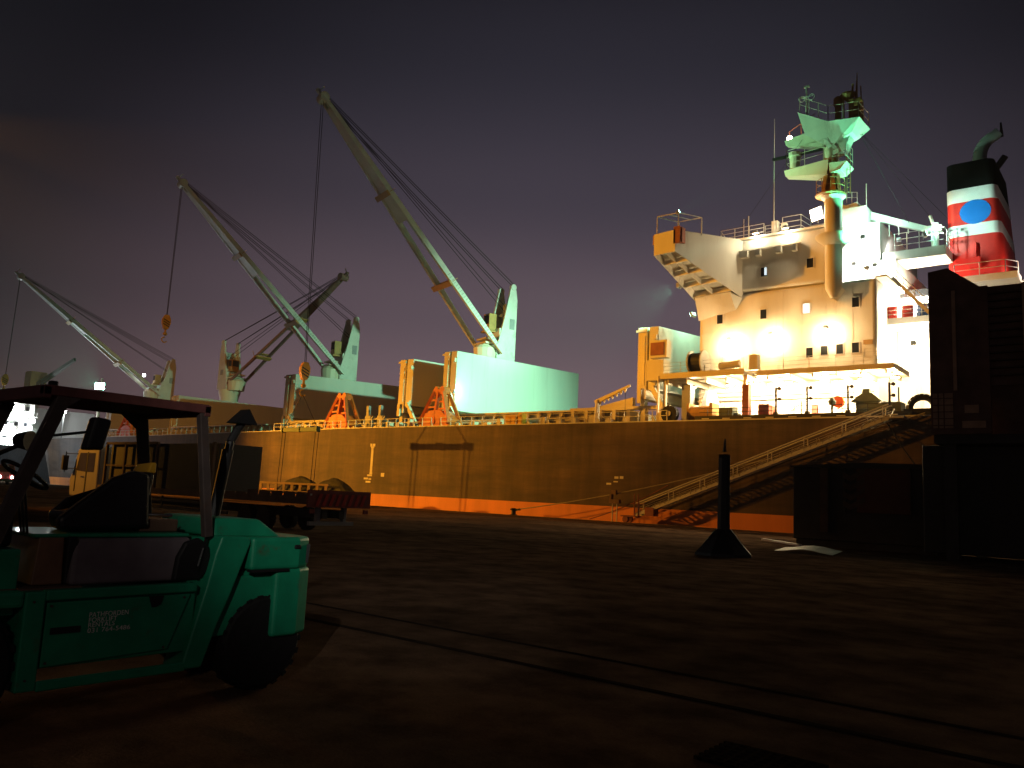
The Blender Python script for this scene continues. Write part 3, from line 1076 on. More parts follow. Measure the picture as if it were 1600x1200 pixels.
b.tube((-22.1, 75, 31), (-22.1, 75, 35), .04, n=5).tube((-21.8, 75, 31), (-21.8, 75, 35), .04, n=5)
for k in range(9):
    b.tube((-22.1, 75, 31.2 + k * .42), (-21.8, 75, 31.2 + k * .42), .025, n=5)
b.build('mast_railing', M_brownp, mast)
# lower platform: tapering arm to the bow side, short wing aft
lp = MB()
lp.hexa([(-27.7, 74.6, 33.75), (-23.6, 74.0, 32.9), (-23.6, 76.1, 32.9), (-27.7, 75.5, 33.75), (-27.8, 74.5, 34.3), (-23.4, 73.9, 34.3), (-23.4, 76.2, 34.3), (-27.8, 75.6, 34.3)])
lp.hexa([(-23.4, 74.1, 33.0), (-22.4, 74.0, 33.1), (-22.4, 76.0, 33.1), (-23.4, 76, 33.0), (-23.4, 73.9, 33.9), (-21.8, 73.9, 33.75), (-21.8, 76.2, 33.75), (-23.4, 76.2, 33.9)])
lp.build('radar_platform', M_cream, mast)
rail_poly([(-27.6, 75.5, 34.3), (-27.6, 74.6, 34.3), (-23.9, 74.0, 34.3)], mast, 2.0, 3, 1.5, .03, M_cream, 'mast_railing')
rail_poly([(-23.1, 74.0, 33.85), (-21.9, 74.0, 33.8), (-21.9, 76.1, 33.8)], mast, 1.9, 3, .6, .03, M_cream, 'mast_railing')
MB().lathe([(.45, 34.3), (.5, 35.6), (.62, 35.65), (.62, 36.05), (.2, 36.15)], (-26.9, 75.0, 0), n=12).build('radar_pedestal', M_cream, mast)
MB().box(-29.1, -24.2, 74.85, 75.1, 35.75, 36.0).build('radar_scanner', M_black, mast)
# upper platform: three arms
up = MB()
up.hexa([(-27.7, 74.7, 36.95), (-24.0, 74.3, 35.8), (-23.6, 75.9, 35.8), (-27.7, 75.4, 36.95), (-27.8, 74.6, 37.35), (-24.6, 74.2, 37.7), (-23.6, 75.9, 37.6), (-27.8, 75.5, 37.35)])
up.build('radar_platform', M_cream, mast)
up = MB()
up.hexa([(-25.6, 74.0, 37.2), (-23.6, 74.4, 35.7), (-23.2, 75.6, 35.7), (-25.0, 76.4, 37.2), (-26.2, 73.6, 39.5), (-23.4, 73.7, 37.9), (-23.3, 76.4, 37.9), (-25.6, 76.8, 39.5)])
up.hexa([(-23.6, 74.4, 35.5), (-21.3, 74.0, 36.5), (-21.3, 76.0, 36.5), (-23.4, 75.6, 35.5), (-23.4, 73.7, 37.9), (-20.5, 73.4, 37.45), (-20.4, 76.5, 37.45), (-23.3, 76.4, 37.9)])
up.hexa([(-23.2, 74.5, 34.9), (-22.2, 74.5, 35.0), (-22.2, 75.6, 35.0), (-23.2, 75.6, 34.9), (-23.3, 74.3, 36.2), (-21.6, 74.4, 36.4), (-21.6, 75.7, 36.4), (-23.3, 75.7, 36.2)])
up.build('signal_platform', M_white, mast)
rail_poly([(-26.0, 73.7, 39.5), (-23.4, 73.8, 37.95), (-20.6, 73.5, 37.5), (-20.5, 76.4, 37.5)], mast, 1.5, 2, 1.2, .035, M_cream, 'mast_railing')
b = MB().tube((-25.65, 74.6, 39.5), (-25.65, 74.6, 42.4), .1, .07, n=6).box(-25.9, -25.4, 74.5, 74.75, 42.3, 42.45)
for s in (-1, 1):
    b.path([(-25.65 + s * .45 + .3 * math.cos(R(a)), 74.6, 41.2 + .3 * math.sin(R(a))) for a in range(0, 361, 45)], .035, 5)
b.tube((-26.4, 74.4, 41.2), (-25.0, 74.4, 41.2), .035, n=5)
b.build('signal_mast', M_galv, mast)
MB().lathe([(.28, 37.8), (.28, 39.8), (.40, 39.85), (.40, 40.5), (.2, 40.7)], (-22.85, 75.0, 0), n=14).build('antenna_dome', M_brownp, mast, smooth=True)
MB().tube((-22.35, 75.0, 37.6), (-22.35, 75.0, 40.6), .1, n=8).build('antenna_post', M_brownp, mast)
b = MB().box(-21.75, -20.7, 74.5, 75.5, 37.5, 39.9)
for k in range(7):
    x = -21.6 + (k % 3) * .42
    b.box(x, x + .3, 74.25, 74.5, 37.9 + k * .28, 38.1 + k * .28)
b.lathe([(.1, 39.9), (.75, 40.6), (.7, 40.7), (.12, 40.5)], (-21.9, 75, 0), n=10)
b.tube((-21.2, 75, 39.9), (-21.1, 75, 42.6), .14, .03, n=6)
b.tube((-20.7, 75, 37.5), (-20.8, 75, 41.2), .06, n=5).tube((-21.6, 75, 39.9), (-21.5, 75, 41.6), .1, n=5)
b.build('navigation_light_stack', M_brownp, mast)
MB().lathe([(.2, 37.4), (.28, 37.7), (.1, 37.9)], (-27.4, 74.9, 0), n=8).build('masthead_lamp', M_warm, mast)
b = MB()
b.tube((-27.6, 75.4, 37.4), (-27.6, 75.4, 38.6), .04, n=5).tube((-27.6, 75.4, 38.6), (-25.2, 75.6, 39.9), .04, n=5).tube((-26.5, 75.5, 37.6), (-26.5, 75.5, 39.2), .04, n=5)
b.build('mast_railing', M_oxide, mast)
# stays from the mast to the aft deck
b = MB()
for q in ((-16.0, 84, 29), (-14, 88, 28.5), (-18, 80, 29)):
    b.tube((-21.2, 75.4, 37.2), q, .025, n=4)
b.tube((-26, 74.4, 37), (-35, 78, 28.8), .02, n=4)
b.build('mast_stay', M_rope, mast)

# ------------------------------------------------------------------ after part: casing, platforms, ladder, boom
ac = MB().box(-19.9, -7.5, 83.0, 95, 9.58, 23.1).box(-19.9, -3, 79.6, 98, 9.58, 14.6)
casing = ac.build('engine_casing', M_white, ship, bevel=.15)
b = MB().box(-20.3, -14.9, 79.6, 83.0, 25.4, 26.3)
b.build('upper_platform', M_white, casing)
rail_poly([(-19.2, 79.7, 26.3), (-15.0, 79.7, 26.3), (-15.0, 82.8, 26.3)], casing, 1.7, 3, 1.2, .04, M_white, 'casing_railing')
b = MB().box(-20.5, -12.0, 79.4, 83.0, 19.3, 19.9)
b.build('drum_platform', M_white, casing)
rail_poly([(-20.2, 79.45, 19.9), (-12.1, 79.45, 19.9)], casing, 1.1, 3, 1.7, .035, M_white, 'casing_railing')
b = MB().box(-19.6, -16.4, 82.96, 83.02, 22.6, 23.3)
b.build('vent_opening', M_glassd, casing)
st = MB()
for s in (0, .75):
    st.bar((-18.9, 77.3 + s, 23.2), (-15.2, 77.3 + s, 18.8), .08, .3)
for k in range(14):
    t = (k + .5) / 14
    st.box(-18.9 + 3.7 * t - .12, -18.9 + 3.7 * t + .12, 77.3, 78.05, 23.2 - 4.4 * t - .02, 23.2 - 4.4 * t + .03)
for k in range(5):
    t = k / 4
    c = (-18.9 + 3.7 * t, 77.3, 23.2 - 4.4 * t)
    st.tube(c, (c[0], c[1], c[2] + 1.0), .035, n=5)
st.tube((-18.9, 77.3, 24.2), (-15.2, 77.3, 19.8), .035, n=5).tube((-18.9, 77.3, 23.7), (-15.2, 77.3, 19.3), .03, n=5)
st.build('inclined_ladder', M_white, casing)
bm_ = MB().bar((-24.6, 81, 31.9), (-16.2, 81, 28.2), .6, .85, w2=.35, h2=.5)
bm_.bar((-24.8, 81, 31.2), (-22.6, 81, 31.6), 1.6, .9)
boom = bm_.build('provision_boom', M_white, ship)
b = MB().tube((-16.0, 81.0, 26.3), (-16.0, 81.0, 28.9), .3, n=10).tube((-16.1, 81, 28.6), (-16.4, 81, 29.7), .16, n=6).box(-16.6, -15.4, 80.6, 81.4, 28.0, 28.6)
b.build('boom_rest', M_white, boom)
b = MB()
for k in range(6):
    t = .25 + k * .1
    c = Vector((-24.6, 81, 31.5)).lerp(Vector((-16.2, 81, 27.9)), t)
    b.tube(c, (c.x, 81, 28.3 if k > 2 else 29.4), .05, n=5)
b.build('boom_support', M_white, boom)
rail_poly([(-23.9, 81, 32.4), (-22.9, 81, 32.2)], ship, 1.1, 2, .6, .03, M_white)
MB().tube((-21.9, 80.5, 31), (-21.9, 80.5, 33.8), .05, n=5).build('whip_antenna', M_galv, ship)
# wheelhouse aft deck block lit by the floodlights
b = MB().box(-24.15, -19.0, 79.4, 94, 23.1, 25.6)
b.box(-24.1, -20.4, 79.3, 94, 25.6, 29.4).box(-24.1, -21.6, 79.2, 93, 29.4, 31.2)
b.build('aft_deck_block', M_white, ship, bevel=.08)

# ------------------------------------------------------------------ funnel
def rrect(x0, x1, y0, y1, r, n=6):
    pts = []
    for cx_, cy_, a0 in ((x1 - r, y1 - r, 0), (x0 + r, y1 - r, 90), (x0 + r, y0 + r, 180), (x1 - r, y0 + r, 270)):
        for k in range(n + 1):
            a = R(a0 + 90 * k / n)
            pts.append((cx_ + r * math.cos(a), cy_ + r * math.sin(a)))
    return pts


def fun_ring(z, grow=0.):
    t = (z - 23.1) / 11.7
    x0, x1 = -15.35 - grow, -10.6 - .75 * t + grow
    y0, y1 = 82.6 - grow, 91.6 - .8 * t + grow
    return [(x, y, z) for x, y in rrect(x0, x1, y0, y1, .75)]


def fun_band(z0, z1, name, m, parent, grow=0., cap=False):
    b = MB()
    a, c = fun_ring(z0, grow), fun_ring(z1, grow)
    n = len(a)
    b.add(a + c, [(i, (i + 1) % n, n + (i + 1) % n, n + i) for i in range(n)] + [tuple(range(n, 2 * n)), tuple(range(n))[::-1]])
    return b.build(name, m, parent, smooth=True)


fun = fun_band(23.1, 32.2, 'funnel', M_red, ship)
fun_band(32.202, 34.9, 'funnel_top', M_soot, fun)
fun_band(31.05, 32.35, 'white_band', M_fwhite, fun, .02)
fun_band(27.75, 28.85, 'white_band', M_fwhite, fun, .02)
b = MB()
ring = [(-12.95 + 1.28 * math.cos(2 * math.pi * k / 32), 29.95 + 1.16 * math.sin(2 * math.pi * k / 32)) for k in range(32)]
b.prism(ring, 'y', 82.565, 82.59)
b.build('blue_disc', M_blue, fun)
b = MB().tube((-12.9, 85.5, 34.8), (-12.9, 85.5, 36.2), .62, n=14)
for k in range(5):
    p = [(-12.9 + 1.7 * (1 - math.cos(R(14 * q))), 85.5, 36.1 + 1.9 * math.sin(R(14 * q)) * 1.1) for q in (k, k + 1)]
    b.tube(p[0], p[1], .62 - .02 * k, .60 - .02 * k, n=14)
b.tube((-11.78, 85.5, 38.0), (-11.2, 85.5, 38.4), .52, .5, n=14)
b.build('exhaust_pipe', M_grey, fun, smooth=True)
MB().tube((-11.0, 85.5, 37.9), (-11.05, 85.5, 39.3), .16, .08, n=8).tube((-12.0, 86.5, 34.8), (-10.9, 86.5, 36.3), .3, n=10).build('exhaust_cap', M_black, fun)
b = MB().box(-13.6, -12.6, 82.3, 82.6, 24.6, 25.6).box(-13.1, -12.9, 82.2, 82.6, 25.6, 27.0)
b.build('vent_cowl', M_red, fun)
b = MB().box(-14.9, -9.5, 80.2, 82.6, 22.7, 23.3)
b.build('funnel_deck', M_white, casing)
rail_poly([(-14.4, 80.3, 23.3), (-10.4, 80.3, 23.3), (-9.6, 81.5, 23.3)], casing, 1.15, 2, 1.7, .04, M_white, 'casing_railing')

# ------------------------------------------------------------------ lamps on the ship
def flood(pos, face, m, parent=ship, s=.34, name='floodlight'):
    """housing + lens, facing direction 'face'"""
    p, d = Vector(pos), Vector(face).normalized()
    hsg = MB().bar(p - d * .30, p - d * .02, s * 1.3, s, w2=s * 1.7, h2=s * 1.35).bar(p - d * .25, p - d * .25 - Vector((0, 0, s)), .08)
    h = hsg.build(name, M_grey, parent)
    MB().bar(p - d * .018, p + d * .01, s * 1.5, s * 1.15).build('lens', m, h)
    return h


# wall floodlights on the deckhouse side
for x, z, pw in ((-33.5, 17.75, 1000), (-29.3, 17.95, 900), (-24.1, 18.05, 900)):
    h = flood((x, 75.1, z + .45), (0, .5, -1), M_warm, ship, .24)
    MB().bar((x, 75.98, z + .3), (x, 75.3, z + .2), .07).build('lamp_bracket', M_grey, h)
    lamp('wall_flood_lamp', (x, 75.05, z), pw, WARM, h)
# under the boat deck
for x, pw in ((-36.0, 900), (-32.2, 1600), (-29.4, 2900), (-26.6, 2700), (-23.4, 2900), (-20.2, 2900), (-17.6, 2600)):
    h = MB().box(x - .35, x + .35, 72.4, 72.7, 13.32, 13.44).build('deck_lamp', M_grey, ship)
    MB().box(x - .3, x + .3, 72.43, 72.67, 13.25, 13.318).build('lens', M_warm, h)
    lamp('deck_lamp_light', (x, 72.55, 13.1), pw, (1, .76, .42), h)
# under the wheelhouse eave
for x, pw in ((-30.9, 170), (-27.9, 230)):
    h = flood((x, 75.2, 28.75), (0, .3, -1), M_warm, ship, .3)
    lamp('eave_lamp', (x, 75.35, 28.35), pw, (1, .86, .55), h)
# on the wheelhouse top beside the mast
h = flood((-25.2, 75.9, 29.9), (-.5, -1, -.3), M_warm, ship, .9)
lamp('top_flood_lamp', (-25.0, 75.2, 30.0), 90, (1, .8, .45), h)
# after side, very bright
for p, pw, c, tg in (((-22.3, 77.6, 25.0), 3600, COOL, (-22, 84, 22)), ((-20.6, 78.2, 24.8), 2600, COOL, (-20, 84, 21)), ((-19.0, 80.5, 27.6), 500, COOL, (-19, 84, 25)),
                     ((-21.4, 77.4, 27.4), 2600, COOL, (-24.5, 84, 26)), ((-18.4, 80.6, 22.3), 3200, (1, .88, .66), None), ((-17.6, 79.0, 17.3), 4200, (1, .82, .52), None)):
    h = flood(p, (0, 1, -.35), M_whitel, ship, .26)
    lamp('aft_flood_lamp', Vector(p) + Vector((0, .3, -.1)), pw, c, h, 'SPOT' if tg else 'POINT', tg, .12, 150, .3)
h = flood((-20.3, 74.4, 23.7), (-.2, .05, 1), M_teall, ship, .3)
MB().bar((-20.3, 76.0, 23.3), (-20.3, 74.4, 23.45), .1).build('lamp_bracket', M_grey, h)
lamp('mast_flood_lamp', (-20.3, 74.4, 24.1), 13000, (.12, 1, .5), h, 'SPOT', (-23.2, 75.2, 37), .12, 62, .6)
h = flood((-36.2, 69.3, 30.15), (.6, .35, .4), M_teall, ship, .22)  # flood added on the awning frame to turn the mast arms green
lamp('mast_flood_lamp', (-35.9, 69.5, 30.3), 7500, (.34, 1, .50), h, 'SPOT', (-24.4, 75.0, 37.2), .12, 44, .7)
lamp('boom_flood_lamp', (-20.2, 78.0, 30.2), 900, (.5, 1, .78), h)
h = flood((-16.4, 79.2, 27.4), (1, .4, .4), M_teall, ship, .4)
lamp('funnel_flood_lamp', (-16.0, 77.5, 27.6), 2600, (.60, 1, .82), h, 'SPOT', (-13, 83, 29), .12, 70, .6)
lamp('funnel_base_lamp', (-8.8, 82.0, 23.9), 250, (1, .75, .6), h)
# forward-facing mercury floods over the holds
h = flood((-38.2, 73.3, 23.9), (-1, .3, -.1), M_teall, ship, .4)
lamp('hold_flood_lamp', (-38.8, 73.5, 23.8), 88000, (.38, 1, .62), h, 'SPOT', (-88, 88, 7), .3, 68, 1.0)
lamp('hold_flood_lamp', (-38.8, 73.7, 24.0), 48000, (.54, 1, .70), h, 'SPOT', (-73.5, 84, 29), .3, 42, 1.0)
h = flood((-39.2, 78.5, 22.0), (-1, .3, -.6), M_teall, ship, .4)
lamp('cover_flood_lamp', (-38.7, 80, 23.5), 1500, TEAL, h)
# work lamp close to the first upright cover
h = flood((-68.3, 73.45, 14.4), (1, .8, .2), M_teall, ship, .22)
MB().bar((-69.2, 73.8, 14.3), (-68.5, 73.5, 14.35), .07).build('lamp_bracket', M_grey, h)
lamp('cover_work_lamp', (-67.6, 74.0, 14.5), 300, (.34, 1, .64), h)
# small lights on the cranes and the fore mast
b = MB().tube((-192.6, 87, dz(-190)), (-192.6, 87, 24.5), .45, .25, n=10).bar((-192.6, 84.5, 21), (-192.6, 89.5, 21), .3)
fm = b.build('fore_mast', M_cream, ship)
h = flood((-192.1, 86.4, 22.6), (1, -.8, -.1), M_teall, ship, 1.3)
lamp('fore_mast_lamp', (-191.5, 85.8, 22.6), 190000, (.26, 1, .62), h, 'SPOT', (-60, -24, 30), .3, 36, .5)
h = MB().tube((-196, 81, 8.9), (-196, 81, 16), .12, n=7).build('lamp_pole', M_grey, ship)
MB().lathe([(.15, 0), (.42, .15), (.42, .5), (.1, .75)], (-196, 81, 15.8), n=12).build('lens', M_whitel, h)
lamp('bow_lamp', (-195, 80.2, 15.6), 1500, COOL, h)
for p in ((-167.2, 84, 23.4),):
    h = flood(p, (.6, -1, -.2), M_whitel, ship, .4)
    lamp('crane_lamp', Vector(p) + Vector((.3, -.5, 0)), 120, COOL, h)

# ------------------------------------------------------------------ cargo grabs on deck
def grab(c, label):
    g = thing('cargo_grab', label, 'grab', c, 'orange cargo grabs standing on the ship deck')
    x, y, z = c
    b = MB()
    tops = [(x - .75, y - .5), (x + .75, y - .5), (x + .75, y + .5), (x - .75, y + .5)]
    bots = [(x - 2.5, y - 1.1), (x + 2.4, y - 1.1), (x + 2.4, y + 1.1), (x - 2.5, y + 1.1)]
    zt = z + 4.4
    for (tx, ty), (bx_, by_) in zip(tops, bots):
        b.bar((bx_, by_, z + .5), (tx, ty, zt), .42, .38)
    for t in (.30, .52, .74):
        for s in (0, 3):
            p = Vector((*bots[s], z + .5)).lerp(Vector((*tops[s], zt)), t)
            q = Vector((x - .1, p.y, p.z))
            b.bar(p, q, .22)
    b.bar((x - .1, y - 1.0, z + .5), (x - .1, y - .5, zt), .35)
    b.build('arm_frame', M_orange, g)
    b = MB().box(x - .95, x + .95, y - .6, y + .6, zt - .25, zt + .35)
    b.tube((x - .5, y - .55, zt + .4), (x - .5, y + .55, zt + .4), .32, n=12).tube((x + .5, y - .55, zt + .4), (x + .5, y + .55, zt + .4), .32, n=12)
    b.build('head', M_orange, g)
    for s in (-1, 1):
        pr = [(x, z + 2.2), (x + s * 1.0, z + 2.1), (x + s * 2.5, z + .9), (x + s * 2.3, z + .25), (x + s * 1.2, z + .02), (x, z + .02)]
        b = MB().prism(pr, 'y', y - 1.05, y + 1.05)
        b.build('bucket_shell', M_orange, g, bevel=.05)
    return g


grab((-68.7, 71.5, 9.6), 'orange cargo grab standing on deck in front of the brightly lit upright hatch cover')
grab((-86.8, 71.5, 9.55), 'orange cargo grab standing on deck near the middle, before the shaded hatch cover')
grab((-145.5, 71.8, 9.05), 'dim red-orange cargo grab on deck far forward, seen through the forklift frame')

# ------------------------------------------------------------------ drums on the after platform
first = None
for i, (x, y, m, lab) in enumerate(((-19.7, 80.1, M_drumred, 'red steel drum at the left end of the row on the after platform'),
                                    (-18.3, 80.1, M_drumred, 'red steel drum next to the dark blue drum on the after platform'),
                                    (-17.0, 80.1, M_drumblue, 'dark blue steel drum standing beside the two red drums'),
                                    (-15.4, 80.1, M_drumblue, 'blue steel drum at the right end of the drum row'))):
    dr = thing('steel_drum', lab, 'drum', (x, y, 19.9), 'drums on the after platform')
    b = MB().lathe([(.50, 0), (.52, .03), (.5, .35), (.53, .38), (.5, .41), (.5, .8), (.53, .83), (.5, .86), (.5, 1.15), (.52, 1.2)], (x, y, 19.9), n=16)
    b.build('drum_body', m, dr, smooth=True)
    MB().tube((x + .2, y, 21.1), (x + .2, y, 21.16), .07, n=8).build('bung', M_grey, dr)

# ------------------------------------------------------------------ gangway
gw = thing('gangway', 'long aluminium gangway with handrails sloping from the ship deck down to the quay', 'gangway', (-39, 67.7, .3))
P0, P1 = Vector((-38.9, 67.6, .75)), Vector((-16.9, 67.9, 9.35))
b = MB()
for s in (-.42, .42):
    o_ = Vector((0, s, 0))
    b.bar(P0 + o_, P1 + o_, .09, .30)
for k in range(46):
    c = P0.lerp(P1, (k + .5) / 46)
    b.box(c.x - .16, c.x + .16, c.y - .4, c.y + .4, c.z - .02, c.z + .03)
b.build('stairway', M_galv, gw)
b = MB()
up1 = Vector((0, 0, 1.05))
for s in (-.44, .44):
    o_ = Vector((0, s, 0))
    b.tube(P0 + o_ + up1, P1 + o_ + up1, .065, n=6)
    b.tube(P0 + o_ + up1 * .55, P1 + o_ + up1 * .55, .014, n=5)
    for k in range(8):
        c = P0.lerp(P1, .015 + k * .138) + o_
        b.tube(c, c + up1, .05, n=6)
b.build('handrail', M_galv, gw)
random.seed(3)
for s in (-1, 1):
    nt_ = MB()
    prev = None
    for k in range(45):
        c = P0.lerp(P1, k / 44) + Vector((0, s * .47, .12 + .22 * abs(math.sin(k * 1.1)) * random.uniform(.4, 1)))
        if prev is not None:
            nt_.tube(prev, c, .035, n=4)
            if k % 2:
                nt_.tube(c, c + Vector((random.uniform(-.3, .1), 0, random.uniform(.1, .4))), .03, n=4)
            nt_.tube(c, c + Vector((0, 0, -.2)), .03, n=4)
        prev = c
    nt_.build('safety_net', M_line, gw)
b = MB().box(-40.4, -38.8, 67.0, 68.1, .55, .68)
b.tube((-39.9, 67.0, .32), (-39.9, 67.3, .32), .3, n=12).tube((-39.9, 67.8, .32), (-39.9, 68.05, .32), .3, n=12)
b.tube((-39.0, 67.1, .6), (-39.0, 67.1, 2.7), .045, n=6).tube((-38.6, 67.1, .6), (-38.6, 67.1, 2.7), .045, n=6).tube((-39.4, 67.1, 1.75), (-37.9, 67.1, 1.8), .04, n=6)
b.box(-37.9, -37.0, 67.1, 68.0, .72, 1.5)
b.build('foot_platform', M_oxide, gw)
MB().tube((-16.9, 67.9, 9.4), (-16.9, 69.2, 10.2), .05, n=6).tube((-17.6, 67.5, 10.5), (-17.6, 69.3, 10.9), .06, n=6).box(-17.6, -15.8, 67.4, 68.96, 9.3, 9.42).build('turntable', M_galv, gw)

# mooring ropes, bollard
bo = MB().lathe([(.42, 0), (.42, .04), (.24, .08), (.22, .45), (.36, .52), (.38, .62), (.2, .7)], (-53.4, 67.3, .012), n=16)
bo.bar((-53.4, 67.3, .5), (-52.6, 67.3, .62), .3, .2)
tag(bo.build('bollard', M_black, o=(-53.4, 67.3, 0), smooth=True), 'black iron bollard at the quay edge holding the mooring rope', 'bollard')


def catenary(a, b, sag, r, n=18):
    a, b = Vector(a), Vector(b)
    m = MB()
    prev = a
    for k in range(1, n + 1):
        t = k / n
        c = a.lerp(b, t) - Vector((0, 0, sag * 4 * t * (1 - t)))
        m.tube(prev, c, r, n=6)
        prev = c
    return m


tag(catenary((-53.3, 67.25, .55), (-14.6, 68.8, 9.8), .9, .055).build('mooring_rope', M_line, o=(-53, 67, .5)), 'pale mooring rope rising from the quay bollard towards the stern rail', 'rope')
tag(catenary((-44.2, 67.6, .10), (-36.5, 68.8, 3.6), .25, .05).build('mooring_rope', M_oxide, o=(-44, 67.6, .1)), 'dark reddish rope running from the quay edge up past the gangway foot', 'rope')
tag(catenary((-8, 60, .4), (-17.5, 68.9, 9.3), 1.4, .05).build('mooring_rope', M_rope, o=(-8, 60, .4)), 'slack rope hanging in the dark below the gangway top', 'rope')

# small stand with two pale legs on the quay edge
sd = thing('marker_stand', 'small pale two-legged stand on the quay edge left of the gangway foot', 'stand', (-41.3, 67.5, .012))
b = MB().tube((-41.6, 67.5, .012), (-41.6, 67.5, 1.75), .06, n=7).tube((-41.1, 67.5, .012), (-41.1, 67.5, 1.75), .06, n=7).bar((-41.6, 67.5, .8), (-41.1, 67.5, .8), .05)
b.build('leg', M_mark, sd)
MB().box(-41.9, -40.8, 67.3, 67.7, 1.72, 2.1).box(-41.85, -41.65, 67.3, 67.7, 2.1, 2.6).box(-41.7, -41.2, 67.35, 67.65, 2.55, 2.95).build('head_box', M_rusty, sd)

# ------------------------------------------------------------------ sodium lighting masts on the quay (outside the frame, left)
def light_mast(x, y, h, label):
    t = thing('light_mast', label, 'lamp', (x, y, 0))
    MB().tube((x, y, 0), (x, y, h + .5), .38, .16, n=12).box(x - .7, x + .7, y - .7, y + .7, 0, .35).build('pole', M_galv, t)
    MB().box(x - 2, x + 2, y - .2, y + .2, h + .2, h + .5).build('cross_arm', M_galv, t)
    return t


def mast_head(t, x, y, z, tg, pw, cone, blend, c=SOD):
    h = flood((x, y + .4, z), Vector(tg) - Vector((x, y + .4, z)), M_sodl, t, .7)
    lamp('sodium_lamp', Vector((x, y + .4, z)) + (Vector(tg) - Vector((x, y + .4, z))).normalized() * .4, pw, c, h, 'SPOT' if cone else 'POINT', tg, .35, cone or 90, blend)


tm = light_mast(-106, 21, 40, 'tall galvanised floodlight mast with sodium lamps on the quay beyond the left edge')
mast_head(tm, -104.6, 21, 39.7, (-28, 76, 19.5), 340000, 21, .7)
mast_head(tm, -107.4, 21, 39.7, (-144, 84, 20), 40000, 50, .9)
mast_head(tm, -106, 21, 39.7, (-50, 60, 0), 130000, 44, 1.0)
tl = light_mast(-128, 30, 13.2, 'short floodlight mast with one sodium lamp on the quay beyond the left edge')
mast_head(tl, -128, 30, 13.0, (-82, 69, 7.0), 275000, 46, 1.0)

tq = light_mast(-60, 9.5, 8, 'unseen low sodium lamp post added beyond the left edge to light the truck cab')  # added post: puts orange light on the cab and the forklift
mast_head(tq, -60, 9.5, 7.8, (-45.6, 20.5, 2.2), 7000, 26, .9)
mast_head(tq, -60, 9.1, 7.8, (-7, 3, 1.7), 9000, 10, .8)

# unseen fill lamp added behind the camera for forklift and ground
l2 = thing('fill_lamp_post', 'slim unseen lamp post added behind the camera as fill light for the forklift', 'lamp', (14, -16, 0))
MB().tube((14, -16, 0), (14, -16, 11), .14, .08, n=10).bar((14, -16, 10.9), (13, -14.9, 11.2), .09).build('pole', M_galv, l2)
hd = MB().box(12.5, 13.2, -15.2, -14.5, 11.1, 11.3).build('lamp_head', M_grey, l2)
MB().box(12.6, 13.1, -15.1, -14.6, 11.06, 11.097).build('lens', M_whitel, hd)
lamp('fill_lamp_light', (12.85, -14.85, 10.9), 600, (1, .78, .62), hd)
lamp('fill_lamp_beam', (12.75, -14.75, 10.9), 11000, (1, .95, .85), hd, 'SPOT', (-6.5, 6.4, 2.2), .15, 11, 1.0)

# ------------------------------------------------------------------ second ship moored ahead
s2 = thing('moored_ship', 'white ship superstructure with many lit lamps moored ahead at the far left', 'ship', (-245, 90, -2))
b = MB()
pf = [(-222, 80), (-222, 100), (-232, 108), (-400, 108), (-400, 72), (-232, 72)]
b.prism(pf, 'z', -5, 8.5)
b.build('hull', mat('ship_grey_hull', (.10, .11, .12), .6, var=.2), s2)
b = MB().box(-252, -228, 76, 87, 8.5, 20.5).box(-252, -232, 87, 104, 8.5, 19.0).box(-250, -230, 77, 86, 20.5, 23.0)
h2 = b.build('superstructure', M_white, s2, bevel=.1)
for z in (12.2, 16.2, 20.4):
    MB().box(-251, -226.6, 75.5, 87.4, z - .1, z + .1).build('deck_edge', M_white, h2)
    rail_poly([(-240, 75.6, z + .1), (-226.8, 75.6, z + .1), (-226.8, 87.2, z + .1)], h2, 1.0, 2, 2.2, .04)
for y in (78.2, 80.4, 82.6, 84.8):
    for z in (10.4, 14.2, 18.2):
        MB().box(-227.99, -227.93, y, y + .8, z - .5, z + .5).build('window', M_glassd, h2)
for (y, z, pw) in ((79.6, 18.2, 3000), (83.4, 18.4, 5200), (81.4, 13.6, 3600), (80.6, 9.9, 5200), (84.4, 10.6, 2200), (86.4, 15.2, 1500)):
    hh = flood((-227.2, y, z), (1, -.35, -.12), M_whitel, h2, .75, 'floodlight')
    lamp('ship_lamp', (-226.6, y - .2, z - .1), pw, (.85, .95, 1), hh)
c2 = MB().lathe([(1.6, 8.5), (1.6, 24), (2.2, 25)], (-238, 90, 0), n=12)
cr = c2.build('crane', M_cream, s2)
MB().box(-240, -236, 88, 92, 25, 29).build('crane_house', M_brownp, cr)
MB().bar((-236, 90, 25.5), (-215.5, 90, 31.0), 1.0, 1.2, w2=.6, h2=.8).build('jib', M_dark, cr)

# bluish light from its quay-side lamp on our bow
lm3 = thing('work_light_tower', 'portable work light tower with white lamps on the quay at the far left', 'lamp', (-178, 58, 0))
MB().box(-179, -177, 57.3, 58.7, .35, 1.5).box(-179.6, -176.4, 57.5, 58.5, .2, .4).build('trailer', M_yellow, lm3)
MB().tube((-178, 58, 1.5), (-178, 58, 7.5), .1, .06, n=8).build('pole', M_galv, lm3)
for dx in (-.6, .6):
    h = flood((-178 + dx, 58.2, 7.5), (.7, 1, -.2), M_whitel, lm3, .5)
lamp('work_light', (-177.6, 58.8, 7.4), 5500, (.75, .9, 1), h)

